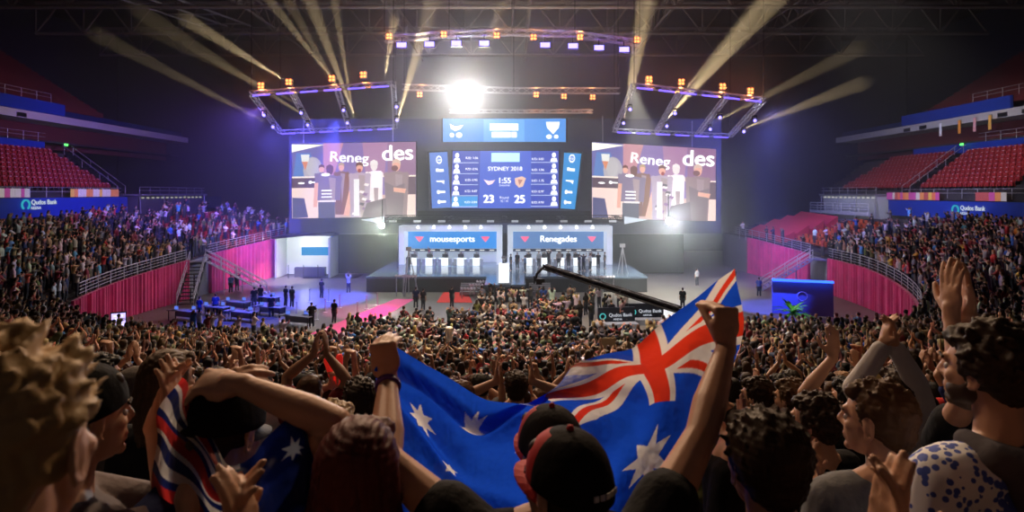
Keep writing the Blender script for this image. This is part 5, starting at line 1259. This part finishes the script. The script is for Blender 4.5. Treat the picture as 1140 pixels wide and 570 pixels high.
# ------------------------------------------------------------------ stairs, studio, floor things
def stair(name, s, top, foot, w, label, m):
    top, foot = Vector(top), Vector(foot); r = empty(name, foot, label, 'stairs'); n = 12; d = (top - foot); hd = Vector((d.x, d.y, 0)).normalized(); sd = Vector((-hd.y, hd.x, 0))
    ang = math.atan2(hd.y, hd.x); rot = Matrix.Rotation(ang, 3, 'Z')
    st_ = MB(); [st_.box(d * (k + .5) / n + Vector((0, 0, .03)), (.34, w, .05), rot=rot) for k in range(n)]; st_.build('tread', m, r)
    for q in (-1, 1):
        a = MB(); a.tube(sd * q * w / 2, d + sd * q * w / 2, .07, n=6); a.build('stringer', m, r)
        a = MB(); u = Vector((0, 0, 1)); [a.tube(sd * q * w / 2 + u * h, d + sd * q * w / 2 + u * h, .04, n=6) for h in (1.0, .55)]; [a.tube(d * t + sd * q * w / 2, d * t + sd * q * w / 2 + u, .035, n=6) for t in (0, .25, .5, .75, 1)]; a.build('handrail', M_steel, r)
    pl = MB(); pl.box(d + hd * .8 + Vector((0, 0, 0)), (1.6, w + .3, .08), rot=rot); pl.build('platform', m, r)
    for t in (.4, .7):
        MB().tube(Vector((d.x * t, d.y * t, -foot.z)), d * t, .05).build('support_post', m, r)
    return r
stair('metal_stairs', -1, (-28.2, 56.2, 3.3), (-23.6, 58.6, 0.02), 1.5, 'metal stairs with pale handrails from the west stand to the floor, between the drapes', M_steel)
stair('metal_stairs', -1, (-28.6, 55.6, 3.2), (-27.4, 51.2, 0.02), 1.3, 'dark metal stairs running down in front of the nearer west drape', M_black)
stair('metal_stairs', 1, (28.9, 59, 3.1), (24.6, 60.2, 0.02), 1.5, 'blue lit metal stairs from the east stand to the floor', mat('stair_blue_lit', (.3, .32, .6), .4, .4))  # blue light on the metal is put into the colour

# analyst studio
Y = 69.5; x0, x1 = P(313, 0, Y).x, P(371, 0, Y).x; w = x1 - x0
r = empty('analyst_studio', ((x0 + x1) / 2, Y, 0), 'small white lit analyst studio with blue screen beneath the west video screen', 'studio')
MB().box((0, 1.6, 2.3), (w, .15, 4.4)).build('back_panel', mat('studio_white', (.8, .85, .82), .6, emit=(.9, 1, .95), strength=.35), r)
for q in (-1, 1): MB().box((q * w / 2, 0, 2.3), (.2, 3.2, 4.5)).build('side_panel', mat('studio_side', (.55, .6, .58), .6), r)
MB().hexa([(-w / 2 - .3, -1.8, 4.4), (w / 2 + .2, -1.8, 5.0), (w / 2 + .2, 1.8, 4.6), (-w / 2 - .3, 1.8, 4.5), (-w / 2 - .3, -1.8, 4.6), (w / 2 + .2, -1.8, 5.25), (w / 2 + .2, 1.8, 4.8), (-w / 2 - .3, 1.8, 4.7)]).build('roof', M_black, r)
MB().box((.7, 1.45, 2.75), (w * .62, .1, .95)).build('video_panel', glow('studio_blue', (.02, .35, .75), .9), r)
MB().box((w * .42, 1.4, 3.0), (.4, .1, 3)).build('video_panel', glow('studio_blue2', (.05, .25, .9), 1.0), r)
MB().box((.4, -.1, .55), (3.4, .8, 1.1)).build('desk', mat('studio_desk', (.12, .13, .15), .4), r)
for q in (-1.7, 0, 1.6): MB().tube((q, -1.2, 0), (q, -1.2, 1.5), .04).build('light_stand', M_black, r)
MB().box((w / 2 + .1, 0, .06), (w, 3, .02)).build('floor_mat', M_black, r)
light('POINT', 'studio_lamp', (r.location.x, 68.6, 3.8), 260, (.95, 1, .97), size=.3)

# floor markings: carpets
for lab, pts, col in (('pink strip of carpet crossing the blue lit floor west of the crowd', [P(345, 372, 1), P(392, 372, 1), P(462, 333, 1), P(440, 333, 1)], (.8, .1, .3)), ('bright red carpet patch at the foot of the stage front', [P(486, 337, 1), P(526, 337, 1), P(520, 325, 1), P(494, 325, 1)], (.75, .04, .03))):
    q = []
    for p in pts: t = HC / (HC - p.z); q.append(Vector((p.x * t, t, .012)))
    m = MB(); m.hexa([Vector((v.x, v.y, .005)) for v in q] + [Vector((v.x, v.y, .02)) for v in q]); tag(m.build('carpet', mat('carpet_' + lab[:4], col, .9)), lab, 'carpet')

# media desks lit blue, west floor
def floor_pt(px, py): t = HC * F / (py - HY); return Vector(((px - 570) * t / F, t, 0))
M_desk = mat('media_desk', (.25, .27, .35), .4)
for k, (px, py) in enumerate(((205, 357), (238, 352), (268, 358), (300, 352), (330, 363), (262, 346), (295, 340))):
    p = floor_pt(px, py); r = empty('media_desk', p, 'blue lit media table on the west floor, %s from the drape wall' % RN[k], 'table', rz=-.35)
    MB().box((0, 0, .76), (2.6, .8, .06)).build('table_top', M_desk, r)
    for q in (-1, 1):
        for q2 in (-1, 1): MB().tube((q * 1.2, q2 * .3, 0), (q * 1.2, q2 * .3, .74), .03).build('leg', M_black, r)
    MB().box((0, .36, .45), (2.5, .03, .55)).build('modesty_panel', M_desk, r)
    for q in (-.7, .6):
        mo = empty('laptop', p + Vector((q, 0, .8)), 'open laptop with bluish display on the %s media table' % RN[k], 'laptop', 'laptops on the media tables', rz=-.35)
        MB().box((0, 0, .01), (.36, .26, .02)).build('keyboard_base', M_mon, mo); MB().box((0, .14, .14), (.36, .02, .25)).build('display', glow('laptop_blue', (.15, .25, 1), .8), mo)
# portable lit screen in the crowd, lower west
p = P(132, 360, 40); r = empty('signal_screen', (p.x, p.y, bowl_z(p.x, p.y)), 'small violet lit upright screen standing in the crowd below the west drape', 'screen', rz=.5)
zz = p.z - r.location.z
MB().box((0, 0, zz), (.9, .12, 1.5)).build('housing', M_black, r); MB().box((0, -.07, zz), (.78, .02, 1.35)).build('display', glow('violet_screen', (.55, .45, 1), 1.6), r)
m = MB(); [m.box((.0, -.085, zz + .5 - k * .2), (.5 - .08 * (k % 3), .01, .07)) for k in range(6)]; m.build('mark', glow('mark_w', (.9, .95, 1), 1.6), r)
MB().tube((0, 0, 0), (0, 0, zz), .05).build('stand', M_black, r); MB().box((0, 0, .03), (.7, .5, .05)).build('base', M_black, r)
# barrier boards
for (px, py, w, rz, lab) in ((686, 362, 2.7, .12, 'west one of two'), (719, 357, 2.6, .05, 'east one of two')):
    p = floor_pt(px, py + 2); r = empty('barrier_board', p, 'navy board with teal ring and white lettering, ' + lab, 'board', rz=rz)
    MB().box((0, 0, .75), (w, .12, 1.3)).build('panel', mat('board_navy', (.015, .02, .035), .4), r)
    text_part('lettering', 'Qudos Bank', .34, glow('board_w', (.85, .9, 1), .7), r, (.3, -.07, .85), (PI / 2, 0, 0))
    text_part('lettering', 'ARENA', .2, glow('board_w', (.85, .9, 1), .7), r, (.1, -.07, .55), (PI / 2, 0, 0))
    m = MB(); m.path([Vector((math.cos(t) * .2, 0, math.sin(t) * .2)) for t in [2 * PI * k / 14 for k in range(15)]], .04); m.build('emblem', glow('board_t', (.1, .6, .6), .8), r, loc=(-w * .37, -.08, .78))
    for q in (-1, 1): MB().box((q * w * .4, 0, .05), (.1, .7, .1)).build('foot', M_black, r)
    MB().box((0, -.6, .2), (w, .9, .4)).build('step_box', mat('board_base', (.3, .33, .4), .5), r)
# cardboard sign over the crowd
p = P(676, 383, 27); r = empty('cardboard_sign', p, 'plain brown cardboard sign held up in the floor crowd beyond the flag', 'sign')
MB().box((0, 0, 0), (.72, .02, .55)).build('board', mat('cardboard', (.45, .33, .18), .8), r)
p = P(500, 372, 29); tag(MB().lathe((0, 0, 0), [(.12, -.35), (.17, -.3), (.17, .3), (.12, .35)], 12).build('inflatable_clapper', mat('clapper_pale', (.85, .75, .55), .4), loc=p), 'pale upright inflatable clapper held over the floor crowd, beyond the left raised fist', 'clapper')
# blue tent panel with plant, east
p = floor_pt(893, 352); r = empty('display_board', p, 'large leaning grey board with bright blue top edge in front of the east drape', 'board', rz=-.35)
w = 4.3; MB().box((0, 0, 1.4), (w, .2, 2.6), rot=Matrix.Rotation(-.15, 3, 'X')).build('panel', mat('disp_grey', (.12, .14, .3), .5), r)
MB().box((0, -.2, 2.75), (w, .35, .14)).build('top_light', glow('disp_blue', (.03, .12, 1), 3), r)
m = MB(); m.path([Vector((math.cos(t) * .35, -.13, 1.55 + math.sin(t) * .35)) for t in [2 * PI * k / 14 for k in range(15)]], .03); m.build('emblem', mat('disp_mark', (.4, .4, .6), .5), r)
for q in (-1, 1): MB().tube((q * w * .45, .9, 0), (q * w * .45, .15, 2.4), .05).build('brace', M_black, r)
p = floor_pt(882, 366); r = empty('potted_palm', p, 'green leafy palm in a pot beside the leaning blue edged board', 'plant')
MB().lathe((0, 0, 0), [(.25, 0), (.33, .5), (.35, .5), (.3, .47)], 14).build('pot', M_black, r); MB().tube((0, 0, .45), (0, 0, 1.1), .06, .04).build('stem', mat('palm_stem', (.2, .3, .1), .7), r)
m = MB()
for k in range(22):
    a = k * 2.4; e = .2 + (k % 5) * .22; Lf = 1.3 + (k % 3) * .2; pr = []
    for j in range(7):
        t = j / 6; pr.append(Vector((math.cos(a) * Lf * t * math.cos(e), math.sin(a) * Lf * t * math.cos(e), 1.1 + Lf * t * math.sin(e) * 1.1 - .7 * t * t)))
    sd = Vector((-math.sin(a), math.cos(a), 0)); vs = []
    for j, q in enumerate(pr): ww = .13 * math.sin(PI * (j / 6 * .9 + .08)); vs += [q - sd * ww, q + Vector((0, 0, .03)), q + sd * ww]
    m.add(vs, [(3 * j, 3 * j + 1, 3 * j + 4, 3 * j + 3) for j in range(6)] + [(3 * j + 1, 3 * j + 2, 3 * j + 5, 3 * j + 4) for j in range(6)])
m.build('leaves', mat('palm_leaf', (.12, .55, .06), .5, emit=(.1, .5, .05), strength=0), r)
light('SPOT', 'palm_lamp', (22, 40, 8), 900, (.8, 1, .6), target=floor_pt(882, 366), size=.2, angle=16)

# camera crane
a = P(606, 297, 38); b = P(757, 345, 30); r = empty('camera_crane', (b.x, b.y, 0), 'long black camera crane arm reaching across the front of the stage', 'camera crane'); o = r.location.copy()
m = MB(); m.truss(a - o, b - o, .26, .05, .5); m.tube(a - o, b - o, .09); m.build('arm', M_black, r)
m = MB(); m.tube(a - o, P(598, 304, 38) - o, .09); m.tube(P(598, 304, 38) - o, P(596, 313, 38) - o, .08); m.build('neck', M_black, r)
ch = P(600, 313, 38) - o; m = MB(); m.box(ch, (.35, .6, .35)); m.tube(ch + Vector((0, .3, 0)), ch + Vector((0, .6, 0)), .12); m.box(ch + Vector((-.3, 0, .1)), (.08, .3, .5)); m.box(ch + Vector((.25, -.1, .05)), (.2, .25, .25)); m.build('camera_head', M_black, r)
m = MB(); m.tube((0, 0, 0), b - o, .09); [m.tube((0, 0, 1.3), (math.cos(t) * 1.0, math.sin(t) * 1.0, .03), .05) for t in (.5, 2.6, 4.7)]; m.build('pedestal', M_black, r)
d = (b - a).normalized(); m = MB(); m.tube(b - o, b - o + d * 1.8, .09); m.box(b - o + d * 1.9, (.4, .5, .5)); m.build('counterweight', M_black, r)
# lighting tower / cameras on the stage right
for px, Yt, lab in ((693, 60.5, 'thin A-shaped tripod light stand at the east edge of the stage'), (455, 57, 'low cluster of white stand lamps at the west edge of the stage')):
    p = P(px, 290, Yt); r = empty('light_stand', (p.x, Yt, 0.01), lab, 'light stand'); m = MB(); [m.tube((0, 0, 4.2), (math.cos(t) * .9, math.sin(t) * .9, 0), .05) for t in (.3, 2.4, 4.5)]; m.build('leg', M_alu, r)
    MB().box((0, 0, 4.3), (.5, .3, .35)).build('lamp_head', M_alu, r)
for k, (px, py, Yt) in enumerate(((448, 308, 56), (456, 308, 56), (664, 309, 56), (676, 309, 56), (521, 322, 55), (530, 318, 56), (538, 314, 57))):
    p = P(px, py, Yt); tag_ = empty('floor_lamp_cluster', (p.x, Yt, 0), 'cluster of small white floor lamps by the stage front, %s from the west' % RN[k], 'stage light')
    m = MB(); 
    for i in range(5): m.tube((i * .28 - .55, 0, p.z), (i * .28 - .55, -.2, p.z + .12), .11, n=8)
    m.build('lamp_head', mat('lamp_pale', (.7, .68, .75), .4), tag_); m = MB(); [m.tube((q, 0, 0), (q, 0, p.z), .05) for q in (-.55, .57)]; m.tube((-.6, 0, p.z), (.6, 0, p.z), .05); m.build('frame', M_alu, tag_)
# crowd barrier posts on the blue floor
for k, (px, py) in enumerate(((300, 338), (312, 348), (330, 352), (362, 348), (378, 343), (352, 356), (398, 352), (408, 344), (420, 340), (345, 336), (366, 336))):
    p = floor_pt(px, py); r = empty('barrier_post', p, 'thin grey rope barrier post on the blue and pink lit floor, %s from the west' % (RN + ('eleventh',))[k], 'post')
    MB().lathe((0, 0, 0), [(.2, 0), (.2, .03), (.04, .06), (.04, .1)], 12).build('base', M_steel, r); MB().tube((0, 0, .03), (0, 0, 1.05), .035).build('pole', M_steel, r); MB().sphere((0, 0, 1.08), .06, n=8).build('finial', M_steel, r)
# ------------------------------------------------------------------ people on the stage and the arena floor
def seated():
    p = Pose(h=1.75, lean=.0, arms=[arm((-.14, .36, 1.22), (-1, -.3, -.6), (.1, 1, 0), (0, 0, -1)), arm((.14, .36, 1.22), (1, -.3, -.6), (-.1, 1, 0), (0, 0, -1))])
    dz = Vector((0, 0, -.42))
    for a in ('hip', 'waist', 'chest', 'neck', 'hc'): setattr(p, a, getattr(p, a) + dz)
    for a in ('sh', 'hj', 'el', 'wr'): setattr(p, a, [v + dz for v in getattr(p, a)])
    p.kn = [Vector((e * .12, .42, .52)) for e in (-1, 1)]; p.an = [Vector((e * .12, .42, .09)) for e in (-1, 1)]; p.toe = [Vector((e * .13, .56, .04)) for e in (-1, 1)]
    S = Shape(); p.body(S, coarse=True); p.shirt(S, off=.02); p.trousers(S, off=.02); p.hair(S, 'plain', off=.014); me = S.fuse('seated', .035, 0)
    n = len(me.vertices); co = np.empty(n * 3, np.float32); me.vertices.foreach_get('co', co); reg = S.regions(co.reshape(-1, 3)); me.materials.clear()
    for mm in (mat('far_skin'), M_cloth, mat('far_hair'), M_trou, M_shoe): me.materials.append(mm)
    for f in me.polygons: f.material_index = int(reg[f.vertices[0]])
    return me
seat_me = seated()
rp = random.Random(5)
for c, w, nm in ((c1, w1, 'west'), (c2, w2, 'east')):
    for k in range(5):
        x = c - w * .5 + w * (.2 + .6 * k / 4) - (.5 if nm == 'west' else 0)
        o = link('person', seat_me, None, None, (x, 68.5, SD + .06), (.03, .03, .04) if nm == 'west' else (.05, .05, .06), PI); tag(o, 'player seated at the %s desk from the west in the %s booth' % (RN[k], nm), 'person', 'seated players')
def stander(px, py, Y, pose, col, lab, grp, z=None, rz=None):
    p = P(px, py, Y); e = LIB[pose][0]; o = link('person', e['far'][0], None, None, (p.x, Y, SD if z is None else z), col, rz if rz is not None else rp.uniform(-3, 3)); tag(o, lab, 'person', grp); return o
D_ = 'standing with arms down'; DK = (.015, .015, .02)
stander(455, 0, 62.5, D_, DK, 'person in black standing at the west end of the stage deck', 'people on the stage', rz=PI)
stander(443, 0, 64, D_, (.02, .02, .03), 'person in dark clothes beyond the west end of the stage deck', 'people on the stage', z=.0)
stander(478, 0, 70.3 - 1.2 + .2, 'clapping above the head', (.5, .03, .05), 'person in red behind the west booth desks', 'people on the stage', z=SD)
for k, (px, Y, pose, col) in enumerate(((569, 63, D_, (.05, .05, .06)), (576, 64.5, D_, DK), (585, 61.5, 'clapping at chest height', (.12, .2, .35)), (600, 66, D_, (.4, .4, .42)), (611, 66.3, 'clapping above the head', DK), (622, 66, D_, (.35, .3, .3)), (633, 66.2, D_, DK), (645, 62.5, D_, (.02, .03, .09)), (650, 62.8, 'raising both arms wide', (.03, .03, .1)), (657, 63.5, D_, (.5, .5, .52)), (666, 64.5, 'clapping at chest height', DK), (673, 65, D_, (.06, .06, .06)))):
    stander(px, 0, Y, pose, col, 'person standing on the stage before the east booth, %s from the west' % (RN + ('eleventh', 'twelfth'))[k], 'people on the stage')
for k, (px, py, pose, col) in enumerate(((257, 326, D_, (.08, .25, .5)), (264, 324, 'raising one fist', DK), (318, 341, D_, DK), (325, 342, D_, DK), (290, 340, D_, DK), (283, 343, D_, DK), (388, 326, 'clapping above the head', (.3, .3, .3)), (372, 360, D_, DK), (347, 364, 'standing with hands on the hips', DK), (358, 332, D_, DK), (463, 343, D_, (.02, .03, .1)), (471, 345, D_, DK), (503, 342, D_, DK), (776, 318, D_, (.4, .4, .4)), (760, 344, D_, DK), (845, 330, D_, (.1, .15, .5)), (818, 318, D_, DK), (240, 352, D_, (.02, .04, .2)), (222, 356, D_, (.02, .04, .2)), (302, 353, D_, DK))):
    q = floor_pt(px, py); o = link('person', LIB[pose][0]['far'][0], None, None, q, col, rp.uniform(-.6, .6)); tag(o, 'person standing on the open arena floor, %s, %s from the west drape' % ({D_: 'arms down'}.get(pose, pose.replace('standing with ', '')), ORDN[k]), 'person', 'people on the arena floor'); KEEP.append((q.x, q.y, .45))
# ------------------------------------------------------------------ scatter the crowd
rc = random.Random(11)
cand = []
h2 = len(BD) // 2
for side in (0,):
    for k in range(int(30 / ROW)):
        d = (k + .42) * ROW
        # arc-length stepping along the row
        s = 1.0
        while s < len(BD) - 2:
            p, lim = bowl_pt(s, d); q, _ = bowl_pt(s + .05, d); ds = max((Vector((q.x, q.y)) - Vector((p.x, p.y))).length / .05, .02)
            s += (.56 + rc.uniform(-.05, .12)) / ds
            if d > min(lim, 30 if abs(p.x) < 20 else 11.2) - .1 or s > len(BD) - 2: continue
            x, y, z = p
            if y < 3.6: continue
            if abs(x) > .87 * y + .5: continue
            side_far = y > 62
            if y > 60 and rc.random() < (.45 if x < 0 else .7): continue
            if x > 20 and 56 < y and (d > 1 and y > 64): continue
            if y > 76: continue
            if rc.random() < (.26 if abs(x) > 22 else .08): continue
            cand.append((x + rc.uniform(-.06, .06), y + rc.uniform(-.08, .08), z))
# floor crowd
def inside_floor(x, y):
    px, py = px_of(Vector((x, y, 1.7)))
    if y > 50.5: return False
    # free floor to the west and the aisle
    if py < 366 and px < 300: return rc.random() < .25 and py > 346
    if py < 366 and px < 385: return rc.random() < .04 and py > 350
    if py < 352 and px < 448: return False
    if px < 532 and py < 345: return False
    if py < 340 and rc.random() < .5: return False
    if py < 356 and 480 < px < 502: return False
    if px > 735 and py < 352: return False
    if 640 < px < 740 and py < 362 and (py > 338 or px > 700): return False
    return True
y = 27.0
while y < 51:
    x = -28
    while x < 28:
        i = int(np.argmin((BD[:, 0] - x) ** 2 + (BD[:, 1] - y) ** 2)); rel = np.array([x, y]) - BD[i, :2]
        if rel @ NRM[i] < -.8 and inside_floor(x, y): cand.append((x + rc.uniform(-.15, .15), y + rc.uniform(-.2, .2), 0.))
        x += .68 if y < 40 else .8
    y += .80 if y < 40 else .95
cand = [c for c in cand if 3.6 < c[1]]
# keep-out for hand-placed people and for sight of things
def keep(c):
    x, y, z = c
    for hx, hy, r in KEEP:
        if (x - hx) ** 2 + (y - hy) ** 2 < r * r: return False
    return True
cand = [c for c in cand if keep(c)]
cand.sort(key=lambda c: c[1] ** 2 + c[0] ** 2 + (c[2] - HC) ** 2)
vis = []; rest_ = []
for c in cand:
    px, py = px_of(Vector((c[0], c[1], c[2] + 1.65)))
    (vis if (len(vis) < N_IND and -8 < px < 1148 and py < 575) else rest_).append(c)
rest_ = [c for c in rest_ if -25 < px_of(Vector((c[0], c[1], c[2] + 1.5)))[0] < 1165]
print('individuals', len(vis), 'others', len(rest_))
def pick(y, x):
    pn = rc.choices(PN, PW)[0]; e = rc.choice(LIB[pn]); sc_ = rc.choices(SHC, SHW)[0]
    return pn, e, sc_
def facing(x, y): return math.atan2(-(-.5 - x), 60 - y) + rc.uniform(-.25, .25)
ORD = ['first', 'second', 'third', 'fourth', 'fifth', 'sixth', 'seventh', 'eighth', 'ninth', 'tenth', 'eleventh', 'twelfth', 'thirteenth', 'fourteenth', 'fifteenth', 'sixteenth', 'seventeenth', 'eighteenth', 'nineteenth', 'twentieth',
       'twenty-first', 'twenty-second', 'twenty-third', 'twenty-fourth', 'twenty-fifth', 'twenty-sixth', 'twenty-seventh', 'twenty-eighth', 'twenty-ninth', 'thirtieth']
# rows for the labels: group the visible individuals by height of row
rows = {}
for c in vis: rows.setdefault(round(c[2] / .25), []).append(c)
rk = sorted(rows, reverse=True)
lab_of = {}
for ri, k in enumerate(rk):
    for ci, c in enumerate(sorted(rows[k], key=lambda c: c[0] / c[1])): lab_of[c] = (ri, ci)
def ordn(n): return ORD[n] if n < len(ORD) else str(n + 1) + 'th'
for n, c in enumerate(vis):
    pn, e, (sn, scol, _) = pick(c[1], c[0]); x, y, z = c; dist = math.hypot(x, y)
    hn = rc.choices(list(HR), (40, 25, 22, 8, 5))[0]; rz = facing(x, y); k = rc.uniform(.93, 1.05)
    j = lambda c_: tuple(max(0, a * rc.uniform(.8, 1.2)) for a in c_)
    ri, ci = lab_of[c]; hat = rc.random() < .12
    lab = 'person in %s top, %s, %s, %s row, %s from west' % (sn, ('black cap' if hat else hn.replace('dark brown', 'brunette') + ' hair'), pn.replace('standing with ', '').replace('in front of the face', 'high').replace(' at chest height', '').replace('with one hand up', '').strip().replace('hands on the hips', 'hands on hips'), ordn(ri), ordn(ci))
    if dist < 15.5:
        o = link('person', e['body'], None if e['body'].materials else M_skin, None, (x, y, z), rc.choice(SK), rz)
        for nm, mm, col in (('shirt', M_cloth, j(scol)), ('trousers', M_trou, None), ('shoes', M_shoe, None)) + ((('cap', M_cloth, (.015, .015, .018)), ('hairlow', M_hair, j(HR[hn]))) if hat else (('hair', M_hair, j(HR[hn])),)):
            link(nm.replace('hairlow', 'hair'), e[nm], None if e[nm].materials else mm, o, None, col)
    else:
        o = link('person', e['far'][0], None, None, (x, y, z), j(scol), rz)
        lab = 'person in %s top, %s, %s row down, %s from west' % (sn, pn.replace('in front of the', 'at').replace(' height', ''), ordn(ri), ordn(ci))
    o.scale = (k, k, k)
    tag(o, lab, 'person', 'standing spectators')
# the rest of the crowd as one object
mc = bpy.data.materials.new('crowd_mat'); mc.use_nodes = True; nt = mc.node_tree; at_ = nt.nodes.new('ShaderNodeAttribute'); at_.attribute_name = 'tint'; nt.links.new(at_.outputs['Color'], nt.nodes['Principled BSDF'].inputs['Base Color']); nt.nodes['Principled BSDF'].inputs['Roughness'].default_value = .75
VC, VK, LT, LV = [], [], [], []; base = 0
for c in rest_:
    pn, e, (sn, scol, _) = pick(c[1], c[0]); x, y, z = c; dist = math.hypot(x, y)
    if y > 55 and abs(x) > 20 and rc.random() < .3: continue
    me, co, reg, lt, lv = e['far'] if dist < 24 else e['tiny']
    a = facing(x, y); k = rc.uniform(.95, 1.08) * (1.0 if dist < 20 else 1.08); ca, sa = math.cos(a) * k, math.sin(a) * k
    q = np.stack([co[:, 0] * ca - co[:, 1] * sa + x, co[:, 0] * sa + co[:, 1] * ca + y, co[:, 2] * k + z], 1)
    j = lambda c_: [max(0, b * rc.uniform(.75, 1.25)) for b in c_]
    if dist > 36 and abs(x) > 20 and rc.random() < .08: scol = rc.choice([(.75, .72, .7), (.7, .45, .05), (.1, .35, .65), (.6, .1, .1), (.6, .5, .4)])
    elif rc.random() < (.06 if abs(x) > 22 else .2): scol = rc.choice([(.5, .45, .4), (.3, .2, .14), (.62, .58, .52)])
    pal_ = np.array([j(rc.choice(SK)), j(scol), j(HR[rc.choices(list(HR), (40, 25, 22, 8, 5))[0]]), (.03, .035, .05), (.03, .03, .03)])
    VC.append(q); VK.append(pal_[reg]); LT.append(lt); LV.append(lv + base); base += len(co)
co = np.concatenate(VC).astype(np.float32); kc = np.concatenate(VK).astype(np.float32); lt = np.concatenate(LT); lv = np.concatenate(LV)
me = bpy.data.meshes.new('crowd'); me.vertices.add(len(co)); me.vertices.foreach_set('co', co.ravel()); me.loops.add(len(lv)); me.loops.foreach_set('vertex_index', lv.astype(np.int32))
me.polygons.add(len(lt)); ls = np.concatenate([[0], np.cumsum(lt)[:-1]]); me.polygons.foreach_set('loop_start', ls.astype(np.int32)); me.polygons.foreach_set('use_smooth', np.ones(len(lt), bool))
me.update(calc_edges=True)
at2 = me.attributes.new('tint', 'FLOAT_COLOR', 'POINT'); at2.data.foreach_set('color', np.concatenate([kc, np.ones((len(kc), 1), np.float32)], 1).ravel())
me.materials.append(mc); ob = bpy.data.objects.new('crowd', me); C.objects.link(ob)
tag(ob, 'dense distant crowd of small spectators filling the arena floor and both side stands', 'crowd', kind='stuff'); print('crowd verts', len(co))
# ------------------------------------------------------------------ haze, world, camera
def haze(name, lo, hi, dens, aniso=.55, col=(1, 1, 1)):
    m = bpy.data.materials.new(name); m.use_nodes = True; nt = m.node_tree; nt.nodes.clear()
    v = nt.nodes.new('ShaderNodeVolumeScatter'); v.inputs['Density'].default_value = dens; v.inputs['Anisotropy'].default_value = aniso; v.inputs['Color'].default_value = (*col, 1)
    o = nt.nodes.new('ShaderNodeOutputMaterial'); nt.links.new(v.outputs[0], o.inputs['Volume'])
    lo, hi = Vector(lo), Vector(hi); b = MB(); b.box((lo + hi) / 2, hi - lo); ob = b.build(name, m)
    return tag(ob, 'thin theatrical haze filling the air round the stage', 'haze', kind='stuff')
haze('stage_haze', (-64, 46, .05), (64, 99, 34), HAZE)
wd = bpy.data.worlds.new('world'); bpy.context.scene.world = wd; wd.use_nodes = True
wd.node_tree.nodes['Background'].inputs[0].default_value = (.6, .5, .55, 1); wd.node_tree.nodes['Background'].inputs[1].default_value = .004
cam = bpy.data.cameras.new('camera'); co = bpy.data.objects.new('camera', cam); C.objects.link(co); co.location = (0, 0, HC); co.rotation_euler = (PI / 2, 0, 0)
cam.sensor_width = 36; cam.lens = 36 * F / 1140; cam.shift_y = -(285 - HY) / 1140; cam.clip_start = .02; cam.clip_end = 300
cam.dof.use_dof = True; cam.dof.focus_distance = 5.5; cam.dof.aperture_fstop = 4.0
sc = bpy.context.scene; sc.camera = co
sc.view_settings.view_transform = 'Standard'; sc.view_settings.look = 'None'; sc.view_settings.gamma = 1; sc.view_settings.exposure = EXPO; sc.view_settings.use_curve_mapping = False
cy = sc.cycles; cy.use_denoising = True; cy.volume_bounces = 0; cy.max_bounces = 4; cy.diffuse_bounces = 2; cy.glossy_bounces = 2; cy.transmission_bounces = 2; cy.sample_clamp_indirect = 4; cy.sample_clamp_direct = 0
cy.use_light_tree = True; cy.light_sampling_threshold = .0
